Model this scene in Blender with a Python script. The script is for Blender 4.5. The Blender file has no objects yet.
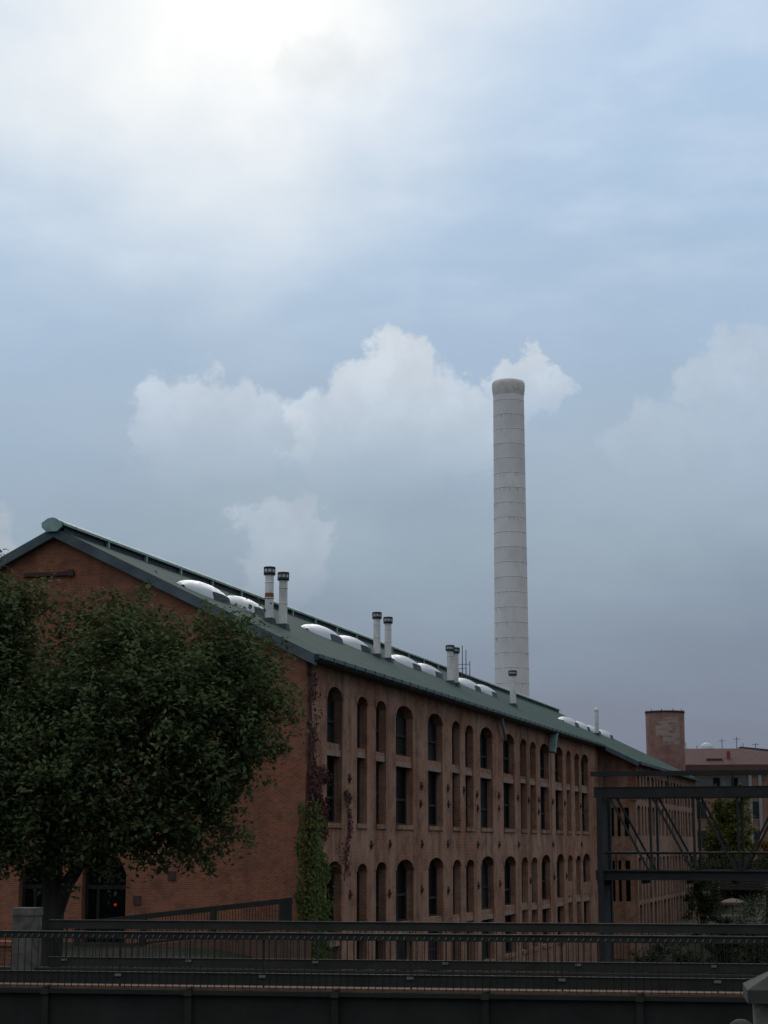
import bpy, bmesh, math, random
import numpy as np
from mathutils import Vector, Matrix
R = math.radians
random.seed(7)
rng = np.random.default_rng(11)
scene = bpy.context.scene
COL = scene.collection

# ------------------------------------------------------------------ camera
EYE = 6.5
cam_d = bpy.data.cameras.new('camera')
cam = bpy.data.objects.new('camera', cam_d)
COL.objects.link(cam)
cam.location = (0, 0, EYE)
cam.rotation_euler = (R(90 + 10.144), 0, 0)
cam_d.sensor_fit = 'HORIZONTAL'
cam_d.sensor_width = 36.0
cam_d.lens = 36.0 * 1850.0 / 768.0
cam_d.clip_start = 0.1
cam_d.clip_end = 6000
scene.camera = cam

# ------------------------------------------------------------------ exposure
vs = scene.view_settings
vs.view_transform = 'Standard'
vs.look = 'None'
vs.gamma = 1.0
vs.use_curve_mapping = False
vs.exposure = 0.0

# ------------------------------------------------------------------ world: Nishita sky behind a broken overcast
SUN_AZ, SUN_EL = R(-4.5), R(27)          # azimuth measured from +Y towards +X
world = bpy.data.worlds.new('World')
scene.world = world
world.use_nodes = True
wn, wl = world.node_tree.nodes, world.node_tree.links
wn.clear()


def wnode(t, **kw):
    n = wn.new(t)
    for k, v in kw.items():
        setattr(n, k, v)
    return n


def wmath(op, a, b=None, c=None, clamp=False):
    n = wnode('ShaderNodeMath', operation=op, use_clamp=clamp)
    for i, v in enumerate((a, b, c)):
        if v is None:
            continue
        if isinstance(v, (int, float)):
            n.inputs[i].default_value = v
        else:
            wl.new(v, n.inputs[i])
    return n.outputs[0]


def wmix(fac, a, b):
    n = wnode('ShaderNodeMix', data_type='RGBA')
    for key, v in ((0, fac), (6, a), (7, b)):
        if isinstance(v, (int, float)):
            n.inputs[key].default_value = v
        elif isinstance(v, tuple):
            n.inputs[key].default_value = (*v, 1)
        else:
            wl.new(v, n.inputs[key])
    return n.outputs[2]


def wsmooth(v, lo, hi):
    n = wnode('ShaderNodeMapRange', interpolation_type='SMOOTHSTEP')
    wl.new(v, n.inputs[0])
    n.inputs[1].default_value = lo
    n.inputs[2].default_value = hi
    return n.outputs[0]


def wramp(fac, stops):
    n = wnode('ShaderNodeValToRGB')
    cr = n.color_ramp
    while len(cr.elements) < len(stops):
        cr.elements.new(0.5)
    for e, (p, c) in zip(cr.elements, stops):
        e.position = p
        e.color = (*c, 1)
    wl.new(fac, n.inputs[0])
    return n.outputs[0]


tc = wnode('ShaderNodeTexCoord')
sep = wnode('ShaderNodeSeparateXYZ')
wl.new(tc.outputs['Generated'], sep.inputs[0])
AZ = wmath('MULTIPLY', wmath('ARCTAN2', sep.outputs[0], sep.outputs[1]), 57.29578)
EL = wmath('MULTIPLY', wmath('ARCSINE', sep.outputs[2]), 57.29578)
ang = wnode('ShaderNodeCombineXYZ')
wl.new(AZ, ang.inputs[0])
wl.new(EL, ang.inputs[1])
P0 = ang.outputs[0]


def wnoise(vec, scale, detail, rough=0.55, off=(0, 0, 0), sc=(1, 1, 1)):
    m = wnode('ShaderNodeMapping')
    m.inputs['Location'].default_value = off
    m.inputs['Scale'].default_value = sc
    wl.new(vec, m.inputs[0])
    n = wnode('ShaderNodeTexNoise')
    n.inputs['Scale'].default_value = scale
    n.inputs['Detail'].default_value = detail
    n.inputs['Roughness'].default_value = rough
    wl.new(m.outputs[0], n.inputs['Vector'])
    return n


# base stratus, darker and bluer towards the horizon
e01 = wmath('MULTIPLY_ADD', EL, 1 / 90.0, 0.0, clamp=True)
nw = wnoise(P0, 0.16, 5, 0.5, sc=(0.6, 1.3, 1)).outputs[0]
eW = wmath('ADD', e01, wmath('MULTIPLY_ADD', nw, 0.06, -0.03))
base = wramp(eW, [(0.0, (.165, .190, .265)), (0.045, (.180, .216, .295)), (0.075, (.225, .295, .385)), (0.10, (.270, .362, .455)),
                  (0.130, (.315, .420, .540)), (0.165, (.358, .484, .640)), (0.205, (.388, .532, .712)),
                  (0.26, (.440, .590, .790)), (0.40, (.72, .79, .89)), (1.0, (.76, .77, .78))])
# streaky mid-level cloud on the right and top
st = wnoise(P0, 0.34, 8, 0.52, off=(3, 1, 0), sc=(0.6, 1.5, 1)).outputs[0]
stm = wmath('MULTIPLY', wsmooth(st, 0.36, 0.80), wsmooth(EL, 13.0, 20.0))
base = wmix(wmath('MULTIPLY', stm, 0.50), base, (.64, .75, .88))
# broad glow of the hidden sun, ragged edges
dA = wmath('ADD', AZ, 6.5)
dE = wmath('ADD', EL, -25.8)
wob = wnoise(P0, 0.13, 4, 0.5, off=(9, 4, 0), sc=(0.8, 1.3, 1)).outputs[0]
dist = wmath('SQRT', wmath('ADD', wmath('POWER', wmath('ABSOLUTE', wmath('DIVIDE', dA, 12.5)), 2.0),
                           wmath('POWER', wmath('ABSOLUTE', wmath('DIVIDE', dE, 8.8)), 2.0)))
dist = wmath('ADD', dist, wmath('MULTIPLY_ADD', wob, 1.1, -0.55))
glow = wsmooth(dist, 1.30, 0.10)
base = wmix(wmath('MULTIPLY', glow, 0.92), base, (.86, .90, .92))
core = wmath('SQRT', wmath('ADD', wmath('POWER', wmath('ABSOLUTE', wmath('DIVIDE', wmath('ADD', AZ, 4.6), 5.5)), 2.0),
                           wmath('POWER', wmath('ABSOLUTE', wmath('DIVIDE', wmath('ADD', EL, -26.5), 5.0)), 2.0)))
core = wmath('ADD', core, wmath('MULTIPLY_ADD', wnoise(P0, 0.35, 6, 0.5, off=(2, 7, 0)).outputs[0], 1.4, -0.7))
base = wmix(wsmooth(core, 1.6, -0.5), base, (1.08, 1.07, 1.05))
# a grey shred in front of the glow
sh = wmath('SQRT', wmath('ADD', wmath('POWER', wmath('ABSOLUTE', wmath('DIVIDE', wmath('ADD', AZ, 1.6), 2.2)), 2.0),
                         wmath('POWER', wmath('ABSOLUTE', wmath('DIVIDE', wmath('ADD', EL, -23.7), 0.9)), 2.0)))
sh = wmath('ADD', sh, wmath('MULTIPLY_ADD', wnoise(P0, 0.8, 6, 0.55, off=(5, 2, 0)).outputs[0], 2.0, -1.0))
base = wmix(wmath('MULTIPLY', wsmooth(sh, 1.3, 0.0), 0.55), base, (.70, .75, .79))

bk = wmath('MULTIPLY', wsmooth(wmath('ABSOLUTE', wmath('SUBTRACT', AZ, 128.0)), 75.0, 15.0), wsmooth(EL, 65.0, 25.0))  # unseen darker sky behind right, added to dim the window jambs
base = wmix(wmath('MULTIPLY', bk, 0.55), base, (.11, .12, .14))

vl = wmath('MULTIPLY', wmath('MULTIPLY', wsmooth(EL, 5.5, 9.5), wsmooth(EL, 15.0, 12.0)), wsmooth(wnoise(P0, 0.16, 5, 0.5, off=(4, 6, 0), sc=(.6, 1.2, 1)).outputs[0], 0.36, 0.66))
base = wmix(wmath('MULTIPLY', vl, 0.22), base, (.50, .585, .67))

# cumulus heaps low in the sky: round puffs, noisy rim, fading downwards
nx = wnoise(P0, 0.62, 9, 0.60, off=(1.3, 8.1, 0))
ny = wnoise(P0, 0.62, 9, 0.60, off=(11.7, 3.4, 0))
wx = wmath('MULTIPLY_ADD', nx.outputs[0], 3.4, -1.7)
wy = wmath('MULTIPLY_ADD', ny.outputs[0], 3.4, -1.7)
wv = wnode('ShaderNodeCombineXYZ')
wl.new(wmath('ADD', AZ, wx), wv.inputs[0])
wl.new(wmath('ADD', EL, wy), wv.inputs[1])
PW = wv.outputs[0]


def heap(puffs, bottom, soft, strength, lit):
    """puffs: (az, el, radius) in degrees."""
    global base
    acc = None
    for a, e, r in puffs:
        vd = wnode('ShaderNodeVectorMath', operation='DISTANCE')
        wl.new(PW, vd.inputs[0])
        vd.inputs[1].default_value = (a, e, 0)
        v = wmath('SUBTRACT', 1.0, wmath('DIVIDE', vd.outputs['Value'], r))
        acc = v if acc is None else wmath('SMOOTH_MAX', acc, v, 0.12)
    edge = wsmooth(acc, -0.04, 0.30)
    fade = wsmooth(EL, bottom, bottom + soft)
    m = wmath('MULTIPLY', wmath('MULTIPLY', edge, fade), strength)
    tone = wmix(wsmooth(nx.outputs[0], 0.35, 0.70), tuple(c * 0.86 for c in lit), lit)
    base = wmix(m, base, tone)


heap([(-6.9, 12.9, 1.35), (-5.8, 13.2, 1.35), (-4.5, 13.0, 1.35), (-3.4, 12.7, 1.4), (-6.2, 11.8, 1.5), (-4.2, 11.4, 1.6)],
     10.3, 5.2, 0.95, (.600, .680, .780))
heap([(-1.9, 12.7, 1.3), (-0.7, 13.4, 1.5), (0.4, 14.3, 1.35), (1.2, 13.3, 1.7), (2.4, 12.6, 1.5), (3.2, 12.3, 1.3),
      (0.4, 11.6, 1.9), (-1.2, 11.4, 1.7)],
     10.2, 5.8, 1.0, (.665, .740, .825))
heap([(3.7, 14.0, 0.75), (4.4, 14.3, 0.82), (5.1, 13.9, 0.8), (4.5, 13.5, 0.85)], 12.2, 3.0, 0.95, (.640, .720, .815))
heap([(10.2, 13.9, 1.2), (11.3, 14.4, 1.3), (12.6, 14.2, 1.5), (11.5, 13.0, 2.2), (8.6, 12.2, 1.6), (13.5, 12.5, 2.4)], 10.4, 4.6, 0.62, (.540, .635, .750))
heap([(-3.6, 9.5, 1.1), (-3.0, 9.9, 0.9), (-2.4, 9.3, 1.1), (-3.2, 8.6, 1.5)], 6.4, 3.8, 0.80, (.455, .540, .640))
heap([(-12.2, 8.3, 1.6), (-11.0, 8.0, 1.0)], 6.5, 2.4, 0.55, (.480, .530, .600))

sky = wnode('ShaderNodeTexSky', sky_type='NISHITA', sun_disc=False)
sky.sun_elevation = SUN_EL
sky.sun_rotation = SUN_AZ
sky.air_density = 1.0
sky.dust_density = 2.0
bg1 = wnode('ShaderNodeBackground')
bg1.inputs[1].default_value = 0.05
wl.new(sky.outputs[0], bg1.inputs[0])
bg2 = wnode('ShaderNodeBackground')
bg2.inputs[1].default_value = 1.0
wl.new(base, bg2.inputs[0])
ms = wnode('ShaderNodeMixShader')
ms.inputs[0].default_value = 0.97
wl.new(bg1.outputs[0], ms.inputs[1])
wl.new(bg2.outputs[0], ms.inputs[2])
wo = wnode('ShaderNodeOutputWorld')
wl.new(ms.outputs[0], wo.inputs[0])

sun_d = bpy.data.lights.new('sun', 'SUN')
sun_d.energy = 0.6
sun_d.angle = R(25)
sun_d.color = (1.0, 0.96, 0.90)
sun = bpy.data.objects.new('sun', sun_d)
COL.objects.link(sun)
sd = Vector((math.sin(SUN_AZ) * math.cos(SUN_EL), math.cos(SUN_AZ) * math.cos(SUN_EL), math.sin(SUN_EL)))
sun.rotation_euler = sd.to_track_quat('Z', 'Y').to_euler()
sun.location = (0, 0, 120)

scene.render.engine = 'CYCLES'
scene.cycles.max_bounces = 5
scene.cycles.diffuse_bounces = 3
scene.cycles.glossy_bounces = 2
scene.cycles.use_denoising = True
scene.cycles.sample_clamp_indirect = 4.0


# ------------------------------------------------------------------ materials
class NT:
    def __init__(self, name):
        self.m = bpy.data.materials.new(name)
        self.m.use_nodes = True
        self.n = self.m.node_tree.nodes
        self.l = self.m.node_tree.links
        self.b = self.n['Principled BSDF']
        self.tc = self.n.new('ShaderNodeTexCoord')
        self.vec = self.tc.outputs['Object']

    def put(self, sock, v):
        if isinstance(v, (int, float)):
            sock.default_value = v
        elif isinstance(v, tuple):
            sock.default_value = (*v, 1) if len(v) == 3 and sock.type == 'RGBA' else v
        else:
            self.l.new(v, sock)

    def mapping(self, sc=(1, 1, 1), loc=(0, 0, 0), rot=(0, 0, 0), vec=None):
        m = self.n.new('ShaderNodeMapping')
        m.inputs['Scale'].default_value = sc
        m.inputs['Location'].default_value = loc
        m.inputs['Rotation'].default_value = rot
        self.l.new(vec or self.vec, m.inputs[0])
        return m.outputs[0]

    def noise(self, scale, detail=4, rough=0.55, vec=None, col=False):
        t = self.n.new('ShaderNodeTexNoise')
        t.inputs['Scale'].default_value = scale
        t.inputs['Detail'].default_value = detail
        t.inputs['Roughness'].default_value = rough
        self.l.new(vec or self.vec, t.inputs['Vector'])
        return t.outputs[1] if col else t.outputs[0]

    def mix(self, fac, a, b, blend='MIX'):
        t = self.n.new('ShaderNodeMix')
        t.data_type = 'RGBA'
        t.blend_type = blend
        self.put(t.inputs[0], fac)
        self.put(t.inputs[6], a)
        self.put(t.inputs[7], b)
        return t.outputs[2]

    def rng(self, v, lo, hi, a=0.0, b=1.0):
        t = self.n.new('ShaderNodeMapRange')
        self.l.new(v, t.inputs[0])
        for i, x in enumerate((lo, hi, a, b)):
            t.inputs[i + 1].default_value = x
        return t.outputs[0]

    def math(self, op, a, b=0.0):
        t = self.n.new('ShaderNodeMath')
        t.operation = op
        self.put(t.inputs[0], a)
        self.put(t.inputs[1], b)
        return t.outputs[0]

    def bump(self, h, strength=0.4, dist=0.02):
        t = self.n.new('ShaderNodeBump')
        t.inputs['Strength'].default_value = strength
        t.inputs['Distance'].default_value = dist
        self.l.new(h, t.inputs['Height'])
        self.l.new(t.outputs[0], self.b.inputs['Normal'])

    def done(self, col, rough=0.8, metal=0.0, spec=0.3):
        self.put(self.b.inputs['Base Color'], col)
        self.put(self.b.inputs['Roughness'], rough)
        self.put(self.b.inputs['Metallic'], metal)
        self.put(self.b.inputs['Specular IOR Level'], spec)
        return self.m


def brick_mat(name, c1, c2, mortar, pale, pale_amt, streak=0.5, cyl=False, scale=1.0, stain=(.05, .035, .028)):
    t = NT(name)
    sp = t.n.new('ShaderNodeSeparateXYZ')
    t.l.new(t.vec, sp.inputs[0])
    cb = t.n.new('ShaderNodeCombineXYZ')
    if cyl:
        a = t.math('MULTIPLY', t.math('ARCTAN2', sp.outputs[1], sp.outputs[0]), 2.6)
        t.l.new(a, cb.inputs[0])
    else:
        t.l.new(t.math('ADD', sp.outputs[0], sp.outputs[1]), cb.inputs[0])
    t.l.new(sp.outputs[2], cb.inputs[1])
    v = cb.outputs[0]
    bt = t.n.new('ShaderNodeTexBrick')
    t.l.new(v, bt.inputs['Vector'])
    bt.inputs['Scale'].default_value = scale
    bt.inputs['Brick Width'].default_value = 0.27
    bt.inputs['Row Height'].default_value = 0.095
    bt.inputs['Mortar Size'].default_value = 0.014
    bt.inputs['Mortar Smooth'].default_value = 0.2
    bt.inputs['Bias'].default_value = 0.0
    bt.inputs['Color1'].default_value = (*c1, 1)
    bt.inputs['Color2'].default_value = (*c2, 1)
    bt.inputs['Mortar'].default_value = (*mortar, 1)
    col = bt.outputs['Color']
    # single odd bricks, darker burnt and paler ones
    odd = t.noise(1.0, 2, 0.7, vec=t.mapping((3.6, 11.0, 1), vec=v))
    col = t.mix(t.rng(odd, 0.60, 0.72), col, tuple(c * 0.55 for c in c1))
    col = t.mix(t.rng(odd, 0.40, 0.30), col, tuple(min(1, c * 1.6) for c in c2))
    # broad patches of weathering and repointing
    n1 = t.noise(0.22, 6, 0.62, vec=v)
    n2 = t.noise(0.9, 6, 0.65, vec=t.mapping((1, 1, 1), (7, 3, 0), vec=v))
    col = t.mix(t.math('MULTIPLY', t.rng(n1, 0.40, 0.66), pale_amt), col, pale)
    col = t.mix(t.rng(n2, 0.47, 0.70, 0, 0.6), col, stain)
    # rain streaks running down
    n3 = t.noise(1.0, 5, 0.6, vec=t.mapping((0.9, 0.05, 1), (2, 9, 0), vec=v))
    col = t.mix(t.math('MULTIPLY', t.rng(n3, 0.50, 0.70), streak * 0.6), col, stain)
    n4 = t.noise(1.0, 5, 0.6, vec=t.mapping((0.7, 0.07, 1), (12, 4, 0), vec=v))
    col = t.mix(t.math('MULTIPLY', t.rng(n4, 0.54, 0.72), streak * 0.6), col, pale)
    t.bump(bt.outputs['Fac'], -0.35, 0.01)
    return t.done(col, 0.92, 0, 0.15)


def plain(name, col, rough=0.7, metal=0.0, var=0.35, scale=3.0, spec=0.3, stretch=(1, 1, 1), dirt=None, dirt_amt=0.5):
    t = NT(name)
    n = t.noise(scale, 6, 0.62, vec=t.mapping(stretch))
    c = t.mix(t.rng(n, 0.3, 0.7), tuple(x * (1 - var) for x in col), tuple(min(1, x * (1 + var)) for x in col))
    if dirt:
        n2 = t.noise(scale * 0.7, 8, 0.7, vec=t.mapping(stretch, (5, 2, 8)))
        c = t.mix(t.rng(n2, 0.48, 0.68, 0, dirt_amt), c, dirt)
    n3 = t.noise(scale * 4, 4)
    return t.done(c, t.rng(n3, 0.3, 0.7, max(0.05, rough - 0.12), min(1, rough + 0.12)), metal, spec)


M = {}
M['brick_gable'] = brick_mat('gable_brick', (.295, .090, .042), (.175, .050, .025), (.26, .145, .095), (.32, .145, .090), 0.4, 0.45)
M['brick_facade'] = brick_mat('facade_brick', (.330, .128, .068), (.195, .066, .034), (.36, .225, .155), (.40, .245, .165), 0.75, 1.0)
M['brick_pale'] = brick_mat('far_brick', (.320, .155, .100), (.235, .105, .066), (.30, .215, .155), (.33, .22, .155), 0.5, 0.8)
M['brick_silo'] = brick_mat('silo_brick', (.185, .083, .060), (.150, .068, .050), (.21, .14, .12), (.24, .13, .11), 0.4, 0.4, cyl=True)
M['brick_dark'] = brick_mat('terrace_brick', (.150, .060, .036), (.110, .046, .030), (.12, .09, .07), (.16, .10, .07), 0.3, 0.5)
M['stone_band'] = plain('spandrel_stone', (.28, .19, .145), 0.9, 0, 0.25, 2.0, dirt=(.14, .09, .07), dirt_amt=0.6)
M['reveal_dark'] = plain('dark_inside', (.012, .012, .012), 0.9, 0, 0.3)


def roof_mat():
    t = NT('green_metal_roof')
    sp = t.n.new('ShaderNodeSeparateXYZ')
    t.l.new(t.vec, sp.inputs[0])
    w = t.math('FRACT', t.math('MULTIPLY', sp.outputs[1], 1 / 0.61))
    seam = t.rng(t.math('ABSOLUTE', t.math('SUBTRACT', w, 0.5)), 0.44, 0.5)
    pan = t.math('FLOOR', t.math('MULTIPLY', sp.outputs[1], 1 / 0.61))
    cb = t.n.new('ShaderNodeCombineXYZ')
    t.l.new(pan, cb.inputs[1])
    wn_ = t.n.new('ShaderNodeTexWhiteNoise')
    wn_.noise_dimensions = '3D'
    t.l.new(cb.outputs[0], wn_.inputs['Vector'])
    c = t.mix(wn_.outputs['Value'], (.019, .050, .038), (.025, .061, .047))
    n1 = t.noise(0.35, 7, 0.65, vec=t.mapping((0.5, 1.0, 1)))
    c = t.mix(t.rng(n1, 0.45, 0.7, 0, 0.55), c, (.042, .080, .064))
    n2 = t.noise(1.3, 6, 0.7, vec=t.mapping((0.25, 1, 1), (4, 4, 0)))
    c = t.mix(t.rng(n2, 0.52, 0.72, 0, 0.45), c, (.020, .042, .036))
    t.bump(seam, 0.8, 0.04)
    return t.done(c, 0.8, 0.0, 0.10)


M['roof'] = roof_mat()
M['rake'] = plain('slate_grey_rake_metal', (.085, .108, .112), 0.7, 0, 0.25, 0.8, stretch=(1, 1, 1), dirt=(.03, .035, .04))
M['gutter'] = plain('dark_green_gutter', (.018, .036, .032), 0.5, 0, 0.3, 2.0)
M['ridge'] = plain('pale_green_ridge_metal', (.26, .36, .32), 0.6, 0, 0.2, 1.2, dirt=(.08, .12, .11))
M['flue'] = plain('galvanised_flue', (.72, .68, .63), 0.6, 0.0, 0.15, 2.2, stretch=(1, 1, .4), dirt=(.40, .37, .33), dirt_amt=0.6)
M['flue_cap'] = plain('dark_flue_cap', (.05, .052, .058), 0.5, 0.4, 0.3, 4)
M['rust'] = plain('rust', (.26, .10, .045), 0.9, 0, 0.35, 8)
M['skylight'] = plain('frosted_skylight_dome', (.50, .51, .51), 0.4, 0.0, 0.12, 0.5, spec=0.4, dirt=(.30, .32, .32), dirt_amt=0.5)
M['curb'] = plain('skylight_curb', (.035, .040, .044), 0.6, 0, 0.3, 2)
M['glass'] = plain('dark_window_glass', (.006, .006, .006), 0.5, 0, 0.3, 0.6, spec=0.04)
M['dusty_glass'] = plain('dusty_window_glass', (.020, .021, .019), 0.6, 0, 0.6, 0.5, spec=0.06, dirt=(.045, .045, .04), dirt_amt=.5)
M['far_glass'] = plain('far_window_glass', (.030, .032, .034), 0.5, 0, 0.3, 0.6, spec=0.1)
M['frame'] = plain('weathered_window_frame', (.034, .034, .032), 0.8, 0, 0.3, 3, spec=0.1)
M['pipe'] = plain('rusty_drainpipe', (.075, .030, .024), 0.8, 0, 0.35, 3)
M['pale_pipe'] = plain('verdigris_downspout', (.22, .30, .27), 0.6, 0, 0.25, 2)
M['plate'] = plain('cast_iron_plate', (.060, .034, .026), 0.9, 0, 0.3, 6)
M['steel'] = plain('dark_green_black_steel', (.022, .0205, .017), 0.8, 0.0, 0.3, 1.5, dirt=(.022, .018, .014), dirt_amt=0.4)
M['steel2'] = plain('dark_bridge_paint', (.0200, .0185, .0140), 0.8, 0.0, 0.35, 1.2, dirt=(.030, .028, .024), dirt_amt=0.5)
M['rail_top'] = plain('worn_rail_paint', (.031, .028, .020), 0.8, 0, 0.35, 2, dirt=(.045, .041, .034), dirt_amt=0.5)
M['nub'] = plain('worn_bolt_steel', (.16, .16, .15), 0.5, 0.3, 0.25, 9)
M['kerb'] = plain('brick_kerb', (.20, .105, .055), 0.9, 0, 0.3, 4, dirt=(.10, .06, .04))
M['deck'] = plain('bridge_deck_paving', (.035, .028, .022), 0.9, 0, 0.3, 3)
M['bark'] = plain('tree_bark', (.035, .028, .022), 0.95, 0, 0.4, 3, stretch=(1, 1, .25))
M['stone'] = plain('rough_stone', (.115, .098, .082), 0.95, 0, 0.5, 5, dirt=(.055, .05, .045), dirt_amt=0.8)
M['stone_pale'] = plain('pale_cap_stone', (.046, .041, .034), 0.9, 0, 0.35, 4, dirt=(.045, .04, .034))
M['wood'] = plain('weathered_timber', (.032, .026, .021), 0.9, 0, 0.35, 2, stretch=(1, 6, 6))
M['canopy'] = plain('pale_pink_canvas', (.15, .10, .088), 0.9, 0, 0.12, 2)
M['far_roof'] = plain('pinkish_brown_shingle', (.105, .050, .040), 0.95, 0, 0.18, 0.8, dirt=(.08, .05, .042))
M['blue_roof'] = plain('dark_blue_roof', (.035, .046, .075), 0.7, 0, 0.2, 0.5)
M['far_wall'] = plain('grey_green_panel', (.085, .092, .088), 0.7, 0, 0.2, 1)
M['far_pilaster'] = plain('pale_concrete_pilaster', (.26, .245, .225), 0.9, 0, 0.15, 1)
M['red_paint'] = plain('faded_red_paint', (.23, .045, .045), 0.8, 0, 0.2, 3)
M['pole'] = plain('aerial_steel', (.10, .105, .11), 0.6, 0.3, 0.2, 3)
M['door'] = plain('dark_door_paint', (.005, .005, .005), 0.8, 0, 0.3, 2, spec=0.02)
M['doorframe'] = plain('grey_door_frame', (.022, .021, .019), 0.8, 0, 0.25, 2, spec=0.05)


def concrete_chimney():
    t = NT('chimney_concrete')
    sp = t.n.new('ShaderNodeSeparateXYZ')
    t.l.new(t.vec, sp.inputs[0])
    LIFT = 2.385
    fr = t.math('FRACT', t.math('DIVIDE', sp.outputs[2], LIFT))
    lift = t.math('FLOOR', t.math('DIVIDE', sp.outputs[2], LIFT))
    cb = t.n.new('ShaderNodeCombineXYZ')
    t.l.new(lift, cb.inputs[0])
    w = t.n.new('ShaderNodeTexWhiteNoise')
    t.l.new(cb.outputs[0], w.inputs['Vector'])
    c = t.mix(w.outputs['Value'], (.75, .70, .66), (.83, .78, .735))
    n0 = t.noise(0.5, 7, 0.65, vec=t.mapping((1, 1, .5)))
    c = t.mix(t.rng(n0, 0.45, 0.7, 0, 0.5), c, (.56, .54, .51))
    # rust weeping from the joints of some lifts
    n1 = t.noise(1.0, 5, 0.6, vec=t.mapping((2.2, 2.2, .12)))
    run = t.math('MULTIPLY', t.rng(fr, 0.62, 0.99), t.rng(n1, 0.52, 0.68))
    some = t.rng(t.noise(0.09, 2, 0.5, vec=t.mapping((.2, .2, 1), (0, 0, 3.3))), 0.42, 0.54)
    c = t.mix(t.math('MULTIPLY', t.math('MULTIPLY', run, some), 1.0), c, (.42, .25, .12))
    joint = t.math('ADD', t.rng(fr, 0.955, 0.985), t.rng(fr, 0.03, 0.0))
    c = t.mix(t.math('MULTIPLY', joint, 0.7), c, (.34, .29, .25))
    return t.done(c, 0.9, 0, 0.2)


M['chimney'] = concrete_chimney()
M['chimney_cap'] = plain('weathered_chimney_rim', (.70, .64, .57), 0.95, 0, 0.2, 1.2, dirt=(.48, .42, .36))


def leaf_mat(name, a, b, c, scale=0.6, transl=0.25):
    t = NT(name)
    g = t.n.new('ShaderNodeNewGeometry')
    r = g.outputs['Random Per Island']
    n = t.noise(scale, 4, 0.6)
    col = t.mix(r, a, b)
    col = t.mix(t.rng(n, 0.50, 0.72), col, c)
    m = t.done(col, 0.8, 0, 0.08)
    tr = t.n.new('ShaderNodeBsdfTranslucent')
    t.l.new(col, tr.inputs[0])
    mx = t.n.new('ShaderNodeMixShader')
    mx.inputs[0].default_value = transl
    t.l.new(t.b.outputs[0], mx.inputs[1])
    t.l.new(tr.outputs[0], mx.inputs[2])
    t.l.new(mx.outputs[0], t.n['Material Output'].inputs[0])
    return m


M['leaf_main'] = leaf_mat('dark_green_leaves', (.050, .070, .028), (.096, .122, .046), (.135, .155, .060))
M['leaf_ivy'] = leaf_mat('green_ivy_leaves', (.060, .080, .022), (.130, .155, .045), (.075, .092, .028), 1.5)
M['leaf_red'] = leaf_mat('purple_creeper_leaves', (.085, .032, .034), (.120, .052, .045), (.07, .045, .035), 1.5)
M['leaf_yellow'] = leaf_mat('yellow_green_leaves', (.085, .092, .018), (.160, .155, .032), (.080, .100, .028), 0.5)
M['leaf_orange'] = leaf_mat('orange_autumn_leaves', (.13, .065, .014), (.18, .095, .02), (.11, .08, .026), 0.5)
M['leaf_bush'] = leaf_mat('dark_shrub_leaves', (.015, .022, .009), (.034, .046, .018), (.04, .05, .02), 0.8)


def ground_mat():
    t = NT('ground_cover')
    n1 = t.noise(0.06, 8, 0.65)
    n2 = t.noise(2.0, 8, 0.7)
    c = t.mix(t.rng(n2, 0.3, 0.7), (.018, .022, .011), (.036, .040, .020))
    c = t.mix(t.rng(n1, 0.48, 0.60), c, t.mix(n2, (.045, .038, .030), (.070, .060, .050)))
    t.bump(n2, 0.5, 0.08)
    return t.done(c, 0.95, 0, 0.1)


M['ground'] = ground_mat()


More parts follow.
